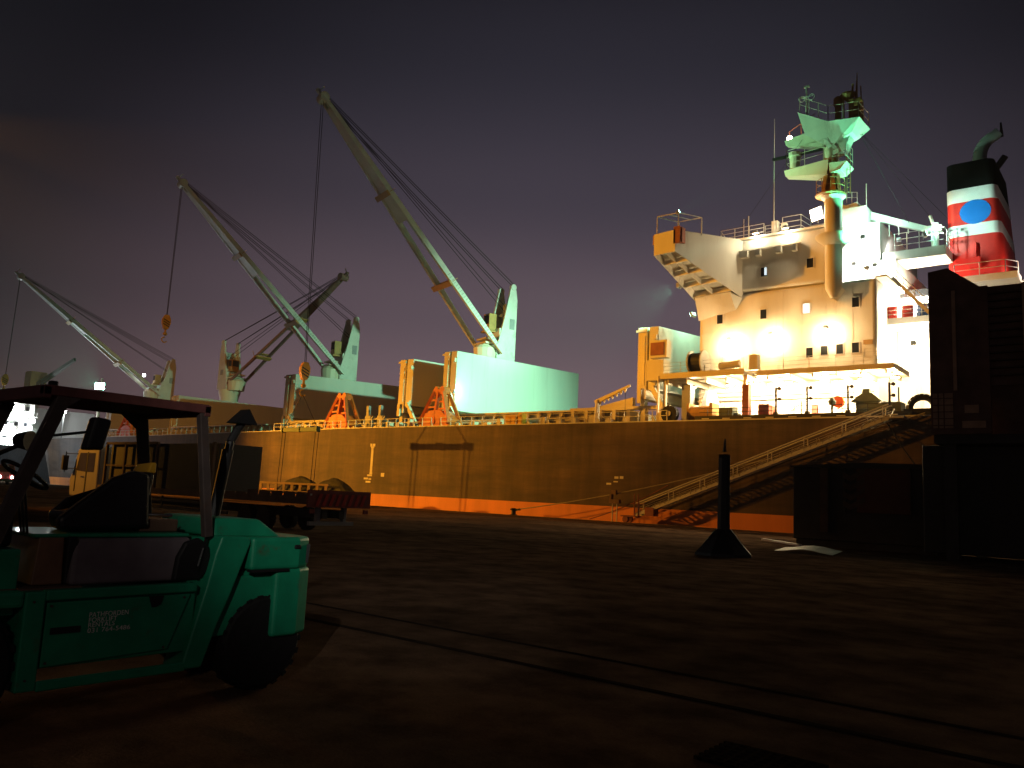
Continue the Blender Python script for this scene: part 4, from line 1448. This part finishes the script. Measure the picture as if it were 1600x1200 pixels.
# ------------------------------------------------------------------ vehicles
def wheel(parent, c, r, w, axis=(1, 0, 0), rim=None, name='wheel'):
    a = Vector(axis)
    c = Vector(c)
    ty = MB().lathe([(r * .55, -w / 2), (r * .9, -w / 2), (r * .985, -w * .38), (r, -w * .2), (r, w * .2), (r * .985, w * .38), (r * .9, w / 2), (r * .55, w / 2)], c, a, 28)
    for k in range(22):
        t = 2 * math.pi * k / 22
        u = Vector((0, 0, 1)) if abs(a.z) < .9 else Vector((1, 0, 0))
        x = a.cross(u).normalized(); y = a.cross(x)
        d_ = x * math.cos(t) + y * math.sin(t)
        for s in (-1, 1):
            ty.bar(c + d_ * (r * .985) + a * s * w * .05, c + d_ * (r * .975) + a * s * w * .46, r * .12, r * .05, up=d_)
    wo = ty.build(name, M_rubber, parent, smooth=True)
    rm = MB().lathe([(r * .56, -w * .36), (r * .5, -w * .38), (r * .45, -w * .15), (r * .16, -w * .1), (r * .16, -w * .2), (r * .08, -w * .22), (r * .08, w * .22), (r * .16, w * .2), (r * .16, w * .1), (r * .45, w * .15), (r * .5, w * .38), (r * .56, w * .36)], c, a, 20)
    for k in range(6):
        t = 2 * math.pi * k / 6
        u = Vector((0, 0, 1)); x = a.cross(u).normalized(); y = a.cross(x)
        d_ = x * math.cos(t) + y * math.sin(t)
        rm.tube(c + d_ * r * .28 - a * w * .19, c + d_ * r * .28 + a * w * .19, r * .035, n=6)
    rm.build('rim', rim or M_rusty, wo)
    return wo


# --- flatbed truck (cab to the left, tail towards the camera)
tk = thing('flatbed_truck', 'long flatbed truck with pale cab, dark cage body and red striped tail', 'truck', (-35, 21.3, 0))
cabp = [(-46.7, .75), (-46.9, 1.6), (-46.55, 2.2), (-46.2, 3.25), (-45.6, 3.42), (-43.7, 3.42), (-43.6, .75)]
cab = MB().prism(cabp, 'y', 20.05, 22.5).build('cab', M_truckwhite, tk, bevel=.08)
b = MB().prism([(-46.15, 2.12), (-45.85, 3.05), (-45.05, 3.05), (-45.05, 2.05)], 'y', 20.035, 20.048).prism([(-44.85, 2.05), (-44.85, 3.05), (-44.1, 3.05), (-44.1, 2.05)], 'y', 20.035, 20.048)
b.build('side_window', M_winlit if False else mat('cab_glass', (.10, .09, .07), .1, spec=.6), cab)
MB().box(-45.0, -44.9, 20.03, 20.05, .9, 3.1).box(-46.2, -46.12, 20.03, 20.05, 1.0, 2.1).build('door_seam', M_black, cab)
MB().box(-45.45, -45.15, 20.0, 20.05, 1.75, 1.82).build('door_handle', M_chrome, cab)
MB().tube((-46.1, 20.05, 3.0), (-46.9, 19.75, 3.0), .025, n=6).tube((-46.1, 20.05, 2.2), (-46.9, 19.75, 2.2), .025, n=6).tube((-46.9, 19.75, 2.0), (-46.9, 19.75, 3.1), .03, n=6).box(-47.0, -46.82, 19.6, 19.88, 2.1, 2.9).build('mirror', M_black, cab)
MB().box(-46.5, -43.8, 20.05, 22.5, .45, .75).build('bumper', M_dark, cab)
MB().box(-43.4, -26.0, 20.75, 21.0, .62, .95).box(-43.4, -26.0, 21.6, 21.85, .62, .95).build('chassis', M_dark, tk)
bd = MB().box(-43.4, -26.0, 20.0, 23.0, 1.15, 1.42)
bd.build('load_bed', M_rusty, tk)
cg = MB()
for x in (-43.0, -41.0, -39.0, -37.9, -33.0):
    cg.box(x, x + .12, 20.02, 20.14, 1.42, 3.6)
cg.box(-43.0, -37.8, 20.02, 20.14, 3.5, 3.62)
cg.box(-43.0, -37.8, 20.05, 20.12, 2.4, 2.48)
cg.build('cage_rail', M_rusty, tk)
MB().box(-42.9, -32.9, 20.3, 22.5, 1.42, 3.55).build('cargo_box', M_truckdark, tk)
b = MB()
for k in range(8):
    x = -32.5 + k * .82
    b.box(x, x + .72, 20.0, 20.06, 1.42, 1.62 if k > 2 else 1.5)
b.build('side_board', M_rusty, tk)
b = MB().box(-26.0, -25.9, 19.95, 23.1, 1.05, 1.72)
b.build('tail_board', M_truckred, tk)
b = MB()
for k in range(8):
    y = 20.3 + k * .32
    b.add([(-25.89, y, 1.12), (-25.89, y + .16, 1.12), (-25.89, y + .34, 1.58), (-25.89, y + .18, 1.58)], [(0, 1, 2, 3)])
b.build('chevron_stripe', mat('chevron_red', (.55, .03, .02), .4), tk)
for y in (20.05, 22.75):
    h = MB().box(-25.93, -25.86, y, y + .22, .82, .98).build('tail_lamp', M_truckred, tk)
MB().box(-25.9, -25.84, 20.0, 20.07, 1.5, 1.57).build('reflector', M_mark, tk)
MB().box(-26.2, -26.05, 20.2, 22.4, .35, .5).box(-26.3, -26.1, 20.6, 20.75, .4, 1.1).box(-26.3, -26.1, 21.9, 22.05, .4, 1.1).build('underrun_bar', M_grey, tk)
for x in (-44.9, -30.2, -28.9):
    for y in (20.22, 22.3):
        wheel(tk, (x, y, .5), .5, .32, (0, 1, 0))
MB().box(-42.5, -31.5, 20.05, 20.12, .5, .62).box(-42.5, -31.5, 20.05, 20.12, .85, .97).box(-37, -36.9, 20.05, 20.12, .5, 1.1).build('side_guard', M_dark, tk)

# --- coal trailer by the ship under the crane hook
tr = thing('coal_trailer', 'low open trailer with slotted rusty side boards parked beside the ship', 'trailer', (-78, 60.5, 0))
MB().box(-87.5, -70, 59.2, 61.8, 1.0, 1.35).build('load_bed', M_rusty, tr)
b = MB()
for x in [-86.5 + 1.55 * k for k in range(9)]:
    b.box(x, x + .5, 59.15, 59.25, 1.35, 2.1)
b.box(-87.0, -73.4, 59.12, 59.27, 2.05, 2.28)
b.build('side_gate', M_rusty, tr)
for x in (-85.5, -84, -73, -71.6):
    for y in (59.5, 61.5):
        wheel(tr, (x, y, .5), .5, .35, (0, 1, 0))


def heap(cx, cy, z, rx, ry, h, label):
    b = MB()
    n, k = 26, 9
    vs = []
    for j in range(k + 1):
        t = j / k
        for i in range(n):
            a = 2 * math.pi * i / n
            rr = 1 - t
            nz = noise.noise(Vector((math.cos(a) * 2 + cx, math.sin(a) * 2, t * 3))) * .10
            prof = (1 - (1 - t) ** 1.5) if t < 1 else 1
            vs.append((cx + rx * (rr + nz * (.4 + rr)) * math.cos(a), cy + ry * (rr + nz * rr) * math.sin(a), z + h * prof * (1 + nz * .5)))
    fs = [(j * n + i, j * n + (i + 1) % n, (j + 1) * n + (i + 1) % n, (j + 1) * n + i) for j in range(k) for i in range(n)]
    fs.append(tuple(range(k * n, (k + 1) * n)))
    fs.append(tuple(range(n))[::-1])
    b.add(vs, fs)
    return tag(b.build('coal_heap', M_coal, o=(cx, cy, z)), label, 'heap', 'coal heaps on the trailer')


heap(-80.3, 60.5, 1.35, 4.6, 1.15, 1.75, 'peaked heap of black coal on the trailer under the crane hook')
heap(-74.2, 60.5, 1.35, 4.2, 1.15, 1.65, 'rounder heap of black coal at the tail end of the trailer')

# --- red tractor far left with its headlights on
rt = thing('red_tractor', 'red truck tractor with lit headlights far off at the left edge of the quay', 'truck', (-139, 50, 0))
b = MB().prism([(48.8, .7), (51.2, .7), (51.2, 2.4), (51.0, 3.1), (49.0, 3.1), (48.8, 2.4)], 'x', -141.5, -138.6)
cb_ = b.build('cab', M_truckred, rt, bevel=.1)
MB().box(-138.59, -138.57, 49.05, 50.95, 1.9, 2.9).build('windscreen', M_glassd, cb_)
MB().box(-138.6, -138.3, 48.7, 51.3, .45, .85).build('bumper', M_dark, rt)
for y in (49.15, 50.85):
    MB().tube((-138.58, y, 1.15), (-138.5, y, 1.15), .17, n=12).build('headlight', M_whitel, rt)
for x in (-140.6, -144.5):
    for y in (48.95, 51.05):
        wheel(rt, (x, y, .5), .5, .32, (0, 1, 0))
MB().box(-147, -141.5, 49.5, 50.5, .7, 1.0).build('chassis', M_dark, rt)

# ------------------------------------------------------------------ forklift in the foreground (mast to the left, counterweight to the right)
fk = thing('forklift', 'green forklift with red-brown overhead guard parked in the foreground', 'forklift', (-6.95, 3.5, 0))
xn, xf = -6.35, -7.65       # near and far sides
def FB(x0, x1, y0, y1, z0, z1, name, m, parent=fk, bevel=.012, **k):
    return MB().box(x0, x1, y0, y1, z0, z1).build(name, m, parent, bevel=bevel, **k)
# chassis with the step panel
ch = MB()
ch.box(xf + .02, xn - .05, 2.6, 3.86, .42, .95)
ch.box(xf, xn, 2.52, 2.66, .28, .97)                       # front frame post
ch.box(xn - .09, xn, 2.66, 3.84, .90, .975)                 # top edge of the step
ch.box(xf, xf + .09, 2.66, 3.84, .90, .975)
ch.box(xn - .03, xn, 2.66, 3.80, .27, .345)                 # lower rail
ch.box(xf + .1, xn - .1, 3.8, 4.9, .5, 1.0)
chassis = ch.build('chassis', M_fgreen, fk, bevel=.012)
pn = MB().prism([(2.68, .43), (3.64, .46), (3.80, .885), (2.68, .885)], 'x', xn - .046, xn - .022)
panel = pn.build('side_panel', M_fgreen, fk, bevel=.008)
MB().box(xn - .023, xn - .012, 2.72, 2.93, .66, .705).build('slot', M_black, panel)
MB().prism([(3.44, .885), (3.56, .885), (3.54, .82), (3.50, .80), (3.47, .80)], 'x', xn - .023, xn - .01).build('latch', M_black, panel)
# floor plate and front bulkhead
FB(xf + .05, xn - .09, 2.3, 2.95, .955, .985, 'floor_plate', M_rusty)
FB(xf + .05, xn - .12, 2.02, 2.5, .80, 1.26, 'front_cowl', M_fgreen)
# front fender post towards the guard pillar
FB(xn - .22, xn, 1.7, 2.52, .86, .98, 'front_fender', M_fgreen, bevel=.03)
# hood
hd_ = MB().hexa([(xf + .12, 2.86, .985), (xn - .12, 2.86, .985), (xn - .12, 3.84, .985), (xf + .12, 3.84, .985), (xf + .2, 2.90, 1.33), (xn - .2, 2.90, 1.33), (xn - .2, 3.86, 1.33), (xf + .2, 3.86, 1.33)])
hood = hd_.build('engine_hood', M_fgrey, fk, bevel=.03, seg=3)
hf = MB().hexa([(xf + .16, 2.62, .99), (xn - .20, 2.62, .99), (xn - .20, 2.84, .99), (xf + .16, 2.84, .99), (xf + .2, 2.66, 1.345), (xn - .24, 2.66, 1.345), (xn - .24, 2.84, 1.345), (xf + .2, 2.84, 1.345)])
hf.build('front_box', mat('orange_lit_hood_front', (.20, .10, .045), .4, var=.25, scale=6, coat=.2), fk, bevel=.01)  # hood front browned so its colour carries the orange light
FB(xn - .26, xn - .19, 2.848, 2.93, .99, 1.34, 'hood_strip', M_black)
FB(xf + .2, xn - .23, 2.62, 3.86, 1.333, 1.362, 'hood_top', M_fgreen)
# dark rounded filler at the back of the hood
MB().prism([(3.66, .985), (3.90, .985), (4.02, 1.10), (3.95, 1.28), (3.86, 1.335), (3.74, 1.30), (3.68, 1.18)], 'x', xn - .13, xn - .075).build('hood_seal', M_black, fk, bevel=.02)
# slanted belt behind the step
bl = MB()
prof = [(3.76, .28), (3.945, .28), (4.06, .62), (4.16, .86), (4.32, 1.30), (4.30, 1.345), (4.03, 1.355), (3.98, 1.20), (3.93, .95)]
bl.prism(prof, 'x', xn - .30, xn)
bl.prism(prof, 'x', xf, xf + .30)
bl.build('rear_pillar_belt', M_fgreen, fk, bevel=.02, seg=3)
FB(xf + .3, xn - .3, 3.9, 4.3, .95, 1.33, 'radiator_box', M_fgreen)
# counterweight: main block, hump, rear skirt
cw = MB()
def plan(y0, y1, x0, x1, r, z0, z1, cw=cw):
    pts = [(x0, y0), (x1, y0), (x1, y1 - r), (x1 - r * .35, y1 - r * .25), (x1 - r * 1.1, y1), (x0 + r * 1.1, y1), (x0 + r * .35, y1 - r * .25), (x0, y1 - r)]
    cw.prism(pts, 'z', z0, z1)
plan(4.335, 5.06, xf, xn, .22, 1.05, 1.34)
plan(4.62, 5.10, xf + .02, xn - .02, .22, .45, 1.06)
counter = cw.build('counterweight', M_fgreen, fk, bevel=.035, seg=3)
hu = MB().hexa([(xf + .18, 4.02, 1.34), (xn - .12, 4.02, 1.34), (xn - .12, 4.72, 1.332), (xf + .18, 4.72, 1.332), (xf + .24, 4.04, 1.50), (xn - .2, 4.04, 1.50), (xn - .2, 4.52, 1.49), (xf + .24, 4.52, 1.49)])
hu.build('radiator_cover', M_fgreen, fk, bevel=.03, seg=3)
FB(xn - .06, xn + .012, 4.78, 4.85, 1.23, 1.27, 'tow_hook', M_black)
FB(xn - .06, xn + .006, 4.34, 4.74, 1.035, 1.058, 'weight_seam', M_black, bevel=0)
FB(xn - .16, xn - .13, 4.33, 4.66, .78, 1.04, 'wheel_arch_plate', M_fgreen)
FB(xn - .13, xn - .11, 4.42, 4.435, .82, .96, 'arch_bracket', M_grey, bevel=0)
MB().hexa([(xn - .012, 4.955, 1.10), (xn - .075, 5.005, 1.10), (xn - .075, 4.995, 1.10), (xn - .03, 4.94, 1.10), (xn - .004, 4.96, 1.27), (xn - .068, 5.012, 1.27), (xn - .075, 4.995, 1.27), (xn - .03, 4.94, 1.27)]).build('rear_lamp', M_black, fk)
# wheels
wheel(fk, (xn - .20, 4.58, .41), .41, .26)
wheel(fk, (xf + .20, 4.58, .41), .41, .26)
wheel(fk, (xn - .17, 2.06, .46), .46, .30)
wheel(fk, (xf + .17, 2.06, .46), .46, .30)
FB(xf + .3, xn - .34, 2.0, 2.14, .38, .54, 'front_axle', M_dark)
FB(xf + .3, xn - .34, 4.5, 4.66, .34, .48, 'rear_axle', M_dark)
# overhead guard
gu = MB()
rz = lambda y: 2.44 - (y - 2.5) * .0
gu.box(xn - .16, xn - .09, 2.5, 3.86, 2.385, 2.455)
gu.box(xf + .09, xf + .16, 2.5, 3.86, 2.385, 2.455)
gu.box(xf + .09, xn - .09, 2.5, 2.56, 2.36, 2.452)
gu.box(xf + .09, xn - .09, 3.80, 3.86, 2.36, 2.452)
for k in range(8):
    x = xf + .22 + k * .125
    gu.box(x, x + .045, 2.56, 3.80, 2.40, 2.445)
gu.box(xf + .1, xn - .1, 2.51, 3.85, 2.447, 2.462)
guard = gu.build('overhead_guard', M_fred, fk, bevel=.008)
po = MB()
po.bar((xn - .13, 2.66, 2.39), (xn - .12, 2.27, 1.22), .065, .10, up=(0, 1, 0))
po.build('guard_post', M_fpost, fk, bevel=.008)
MB().bar((xn - .12, 2.27, 1.225), (xn - .12, 2.24, .97), .065, .10, up=(0, 1, 0)).build('guard_post_foot', M_fpost, fk)
po = MB().bar((xf + .13, 2.66, 2.39), (xf + .12, 2.27, 1.22), .065, .10, up=(0, 1, 0)).build('guard_post', M_fpost, fk, bevel=.008)
MB().bar((xn - .13, 3.80, 2.39), (xn - .13, 3.96, 1.34), .07, .075, up=(0, 1, 0)).build('guard_post', M_fpost, fk, bevel=.008)
MB().bar((xf + .13, 3.80, 2.39), (xf + .13, 3.96, 1.34), .07, .095, up=(0, 1, 0)).build('guard_post', M_fpost, fk, bevel=.008)
gs = MB()
for x in (xf + .13,):
    gs.prism([(3.62, 2.385), (3.80, 2.385), (3.83, 2.22)], 'x', x - .03, x + .03)
gs.prism([(2.60, 2.385), (2.78, 2.385), (2.62, 2.26)], 'x', xn - .16, xn - .10)
gs.build('guard_gusset', M_fpost, fk)
# beacon-like lug on the roof
FB(xn - .3, xn - .24, 2.6, 2.66, 2.46, 2.51, 'roof_lug', M_black)
# seat
se = MB()
se.hexa([(-7.25, 2.98, 1.365), (-6.75, 2.98, 1.365), (-6.75, 3.46, 1.365), (-7.25, 3.46, 1.365), (-7.25, 2.94, 1.52), (-6.75, 2.94, 1.52), (-6.75, 3.48, 1.50), (-7.25, 3.48, 1.50)])
seat = se.build('seat_cushion', M_vinyl, fk, bevel=.05, seg=3)
sb = MB().hexa([(-7.24, 3.36, 1.48), (-6.76, 3.36, 1.48), (-6.76, 3.54, 1.46), (-7.24, 3.54, 1.46), (-7.2, 3.52, 1.87), (-6.8, 3.52, 1.87), (-6.8, 3.63, 1.86), (-7.2, 3.63, 1.86)])
sb.build('backrest', M_vinyl, fk, bevel=.05, seg=3)
MB().hexa([(-7.28, 2.98, 1.50), (-7.22, 2.98, 1.50), (-7.22, 3.5, 1.60), (-7.28, 3.5, 1.60), (-7.28, 3.1, 1.62), (-7.22, 3.1, 1.62), (-7.22, 3.55, 1.78), (-7.28, 3.55, 1.78)]).build('armrest', M_vinyl, fk, bevel=.02)
MB().prism([(2.84, 1.38), (2.83, 1.47), (2.98, 1.60), (3.22, 1.80), (3.40, 1.87), (3.52, 1.84), (3.56, 1.40)], 'x', -6.80, -6.70).build('seat_bolster', M_vinyl, fk, bevel=.03)
MB().box(-7.3, -6.75, 3.50, 3.84, 1.364, 1.47).build('orange_lit_box', M_rusty, fk, bevel=.015)  # rusty brown stands in for orange light behind the seat
MB().tube((-6.80, 3.42, 1.505), (-6.80, 3.80, 1.50), .012, n=8).build('glint_bar', M_chrome, fk)  # chrome bar added to catch a glint along the box
yl = MB().hexa([(-7.12, 3.56, 1.86), (-6.84, 3.56, 1.86), (-6.84, 3.64, 1.855), (-7.12, 3.64, 1.855), (-7.1, 3.585, 1.93), (-6.86, 3.60, 1.95), (-6.86, 3.65, 1.95), (-7.1, 3.64, 1.93)])
yl.build('yellow_seat_cap', M_yellow, fk, bevel=.015)  # yellow block on top of the backrest
# steering column, wheel, levers
MB().tube((-7.0, 2.42, 1.0), (-7.0, 2.62, 1.72), .045, n=8).build('steering_column', M_black, fk)
sw = MB()
cdir = Vector((0, .55, .84)).normalized()
cx1 = Vector((1, 0, 0)); cy1 = cdir.cross(cx1)
cc = Vector((-7.0, 2.66, 1.79))
rg = [cc + (cx1 * math.cos(R(a)) + cy1 * math.sin(R(a))) * .185 for a in range(0, 361, 15)]
sw.path(rg, .016, 6)
for a in (90, 210, 330):
    sw.tube(cc - cdir * .02, cc + (cx1 * math.cos(R(a)) + cy1 * math.sin(R(a))) * .18, .012, n=5)
sw.tube(cc - cdir * .05, cc, .035, n=8)
sw.build('steering_wheel', M_black, fk)
lv = MB()
for k in range(3):
    lv.tube((-6.72 - k * .06, 2.62, 1.36), (-6.72 - k * .06, 2.56, 1.72), .010, n=5)
    lv.lathe([(.006, 0), (.022, .015), (.022, .035), (.008, .05)], (-6.72 - k * .06, 2.556, 1.715), n=8)
lv.build('control_lever', M_black, fk)
MB().box(-7.3, -6.7, 2.40, 2.52, 1.26, 1.55).build('dashboard', M_black, fk, bevel=.03)
# mirror on its arm, work lamp on the far pillar
MB().tube((xn - .13, 2.56, 2.08), (xn - .18, 2.88, 2.14), .012, n=6).build('mirror_arm', M_black, fk)
mi = MB().hexa([(xn - .24, 2.86, 2.00), (xn - .12, 2.86, 2.00), (xn - .12, 3.0, 2.01), (xn - .24, 3.0, 2.01), (xn - .24, 2.91, 2.265), (xn - .12, 2.91, 2.265), (xn - .12, 3.045, 2.25), (xn - .24, 3.045, 2.25)])
mi.build('mirror', M_black, fk, bevel=.025, seg=3)
wl2 = MB().tube((-7.35, 2.80, 2.07), (-7.45, 2.74, 2.07), .085, .06, n=12).tube((-7.40, 2.72, 2.02), (-7.42, 2.6, 1.95), .02, n=6)
wl2.build('work_lamp', M_black, fk)
# exhaust stack with rain cap
ex = MB().tube((-7.1, 4.36, 1.3), (-7.1, 4.47, 2.12), .055, n=12)
ex.path([(-7.1, 4.47, 2.10), (-7.1, 4.49, 2.2), (-7.1, 4.55, 2.32), (-7.1, 4.60, 2.40)], .04, 10)
stack = ex.build('exhaust_stack', M_black, fk)
MB().prism([(4.47, 2.385), (4.72, 2.385), (4.62, 2.53)], 'x', -7.18, -7.02).build('rain_cap', M_black, stack)
# fork mast and forks on the left (outside the frame)
ma = MB()
for x in (xf + .25, xn - .35):
    ma.box(x, x + .1, 1.66, 1.8, .12, 2.1)
ma.box(xf + .25, xn - .25, 1.68, 1.78, 2.02, 2.1).box(xf + .25, xn - .25, 1.68, 1.78, .6, .68).box(xf + .1, xn - .1, 1.60, 1.66, .2, .6)
ma.build('lift_mast', M_dark, fk)
for x in (xf + .3, xn - .42):
    MB().box(x, x + .12, 1.56, 1.60, .05, .65).box(x, x + .12, .5, 1.60, .05, .10).build('fork', M_dark, fk)
bo_ = MB()
for y, z in ((2.71, .86), (2.71, .46), (3.74, .86), (3.60, .48), (2.58, .36), (2.58, .9)):
    bo_.tube((xn - .03, y, z), (xn + (.006 if y < 2.6 else -.012), y, z), .010, n=8)
bo_.build('panel_bolt', M_fpost, chassis)
MB().path([(xn - .10, 3.90, .985), (xn - .06, 3.86, 1.10), (xn - .07, 3.90, 1.25), (xn - .16, 3.98, 1.34)], .014, 7).build('hydraulic_hose', M_black, fk)
MB().path([(-6.8, 2.50, 1.28), (-6.76, 2.40, 1.1), (-6.74, 2.30, .9)], .016, 7).build('hydraulic_hose', M_black, fk)
# stencilled writing on the side panel
for body, y, z, s in (('PATHFORDEN', 2.985, .760, .044), ('FORKLIFT', 2.985, .722, .042), ('RENTALS', 2.985, .686, .042), ('031 764-5486', 2.985, .646, .042)):
    cu = bpy.data.curves.new('lettering', 'FONT')
    cu.body = body
    cu.size = s * 1.15
    cu.extrude = .001
    cu.space_character = 1.05
    to = bpy.data.objects.new('lettering', cu)
    col.objects.link(to)
    bpy.context.view_layer.update()
    me = bpy.data.meshes.new_from_object(to.evaluated_get(bpy.context.evaluated_depsgraph_get()))
    wd = max(v.co.x for v in me.vertices)
    bpy.data.objects.remove(to)
    sx = {'PATHFORDEN': .30, 'FORKLIFT': .215, 'RENTALS': .20, '031 764-5486': .325}[body] / wd
    me.transform(Matrix(((0, 0, 1, 0), (sx, 0, 0, 0), (0, 1, 0, 0), (0, 0, 0, 1))))
    me.transform(Matrix.Translation(Vector((xn - .0185, y, z)) - Vector(fk.location)))
    me.materials.clear(); me.materials.append(M_text)
    lo = bpy.data.objects.new('lettering', me)
    col.objects.link(lo)
    lo.parent = fk

# ------------------------------------------------------------------ dark post on its conical base
ps = MB()
prof = [(1.12, 0), (1.10, .10), (.38, .82), (.25, .98), (.23, 3.72)]
ps.lathe(prof, (-13.5, 30, .0), n=8)
for k in range(8):
    a = 2 * math.pi * k / 8
    ps.bar((-13.5 + .95 * math.cos(a), 30 + .95 * math.sin(a), .12), (-13.5 + .25 * math.cos(a), 30 + .25 * math.sin(a), .95), .05, .14)
post = thing('steel_post', 'dark steel post on a flared conical base standing alone on the quay', 'post', (-13.5, 30, 0))
ps.build('post_body', M_black, post)
MB().box(-13.66, -13.34, 29.84, 30.16, 3.7, 3.85).tube((-13.5, 30, 3.95), (-13.48, 30, 4.45), .07, .03, n=6).build('post_cap', M_black, post)
sh = MB()
for i in range(6):
    x0_, x1_ = -13.9 + i * .42, -13.9 + (i + 1) * .42
    z0_, z1_ = .02 + .16 * math.sin(i * .5) ** 2, .02 + .16 * math.sin((i + 1) * .5) ** 2
    sh.hexa([(x0_, 36.2, z0_), (x1_, 36.2, z1_), (x1_, 37.6, z1_ + .14), (x0_, 37.6, z0_ + .14), (x0_, 36.2, z0_ + .012), (x1_, 36.2, z1_ + .012), (x1_, 37.6, z1_ + .152), (x0_, 37.6, z0_ + .152)])
tag(sh.build('dunnage_sheet', M_sheet, o=(-12.7, 36.9, 0)), 'pale buckled sheet lying on the asphalt right of the dark post', 'sheet')

# ------------------------------------------------------------------ mobile hopper at the right edge
hp = thing('cargo_hopper', 'tall dark steel cargo hopper with a ribbed bin at the right edge', 'hopper', (-3, 42, 0))
Yh = 40.0
b = MB()
# left end plate with raked top
b.prism([(-8.25, 5.5), (-8.25, 12.9), (-7.45, 13.0), (-6.2, 12.0), (-5.9, 12.0), (-5.9, 5.5)], 'y', Yh, Yh + .25)
b.box(-7.4, 3.5, Yh + .25, 48, 7.6, 12.0)
b.build('bin', M_hop, hp)
r_ = MB()
for k in range(12):
    z = 8.0 + k * .33
    r_.box(-7.15, -4.6, Yh + .02, Yh + .24, z, z + .07)
    r_.box(-4.35, 3.4, Yh - .02, Yh + .24, z, z + .05)
r_.build('rib', M_sheet2, hp)
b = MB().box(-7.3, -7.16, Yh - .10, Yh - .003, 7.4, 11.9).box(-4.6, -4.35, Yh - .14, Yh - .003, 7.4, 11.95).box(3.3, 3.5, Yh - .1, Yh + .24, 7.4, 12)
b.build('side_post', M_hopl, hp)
b = MB()
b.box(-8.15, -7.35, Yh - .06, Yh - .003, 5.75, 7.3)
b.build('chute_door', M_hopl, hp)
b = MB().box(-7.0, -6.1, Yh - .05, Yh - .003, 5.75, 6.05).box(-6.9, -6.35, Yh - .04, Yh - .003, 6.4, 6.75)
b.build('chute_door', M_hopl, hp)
b = MB()
for z in (5.85, 6.15, 6.45, 6.75, 7.05):
    b.box(-8.15, -7.3, Yh - .09, Yh - .062, z, z + .035)
for x in (-7.95, -7.72):
    b.box(x, x + .05, Yh - .10, Yh - .092, 5.7, 7.45)
b.build('access_ladder', M_rusty, hp)
b = MB().hexa([(-5, 42, 4.0), (0, 42, 4.0), (0, 45, 4.0), (-5, 45, 4.0), (-7.3, Yh + .4, 7.6), (3.4, Yh + .4, 7.6), (3.4, 47.8, 7.6), (-7.3, 47.8, 7.6)])
b.build('funnel_chute', M_hop, hp)
MB().box(-8.2, 3.6, Yh + .26, 48, 5.1, 5.5).build('support_frame', M_dark, hp)
MB().box(-8.9, 3.2, Yh + 1.2, 47.4, .25, 5.08).build('dark_fill_box', M_truckdark, hp, bevel=.06)  # dark box added to make a black mass under the bin
for x, y in ((-7.6, Yh + .7), (3.0, Yh + .7), (-7.6, 47.5), (3.0, 47.5)):
    MB().box(x - .25, x + .25, y - .25, y + .25, 0, 5.12).build('leg', M_dark, hp)

# site hut / control cabin with chevron board under the gangway
hu_ = thing('generator_cabin', 'dark generator cabin with a red chevron board and pale corner post behind the steel post', 'cabin', (-12, 46, 0))
MB().box(-16.3, -9.0, 45.2, 48.5, .35, 4.2).build('body', M_truckdark, hu_, bevel=.05)
MB().prism([(-16.4, 4.2), (-8.9, 4.2), (-8.9, 4.42), (-12.5, 4.5), (-16.4, 4.3)], 'y', 45.0, 48.7).build('roof', M_truckdark, hu_)
MB().box(-14.75, -14.35, 44.9, 45.19, .8, 4.19).build('corner_post', M_sheet2, hu_)
MB().box(-12.9, -10.3, 45.05, 45.15, 1.9, 4.2).build('board', mat('dim_oxide', (.09, .03, .02), .8, rust=.4), hu_)
b = MB()
for k in range(4):
    z = 2.0 + k * .5
    b.add([(-13.6, 45.04, z + .2), (-13.2, 45.04, z), (-12.5, 45.04, z + .45), (-12.5, 45.04, z + .75), (-13.2, 45.04, z + .3), (-13.6, 45.04, z + .5)], [(0, 1, 4, 5), (1, 2, 3, 4)])
b.build('chevron', M_sheet2, hu_)
MB().box(-13.6, -13.5, 45.06, 45.15, 1.9, 4.2).build('board_frame', M_dark, hu_)
MB().box(-16.2, -9.3, 45.4, 45.8, 0, .35).box(-16.2, -9.3, 47.6, 48, 0, .35).build('skid', M_dark, hu_)

# steel strip on the ground near the cabin
tag(MB().bar((-18.5, 46.5, .12), (-15.2, 43.2, .08), .18, .10).build('steel_bar', M_galv, o=(-17, 45, 0)), 'bright steel bar lying on the ground by the generator cabin', 'bar')

# ------------------------------------------------------------------ night haze over the harbour
hz_m = bpy.data.materials.new('haze_air')
hz_m.use_nodes = True
hn, hl = hz_m.node_tree.nodes, hz_m.node_tree.links
hn.clear()
ho = hn.new('ShaderNodeOutputMaterial')
hv = hn.new('ShaderNodeVolumePrincipled')
hv.inputs['Color'].default_value = (.9, .9, .9, 1)
hv.inputs['Density'].default_value = .00022
hl.new(hv.outputs[0], ho.inputs['Volume'])
hb2 = MB().box(-3100, 3100, -500, 4100, -8, 62).build('haze', hz_m)
hb2['kind'] = 'stuff'
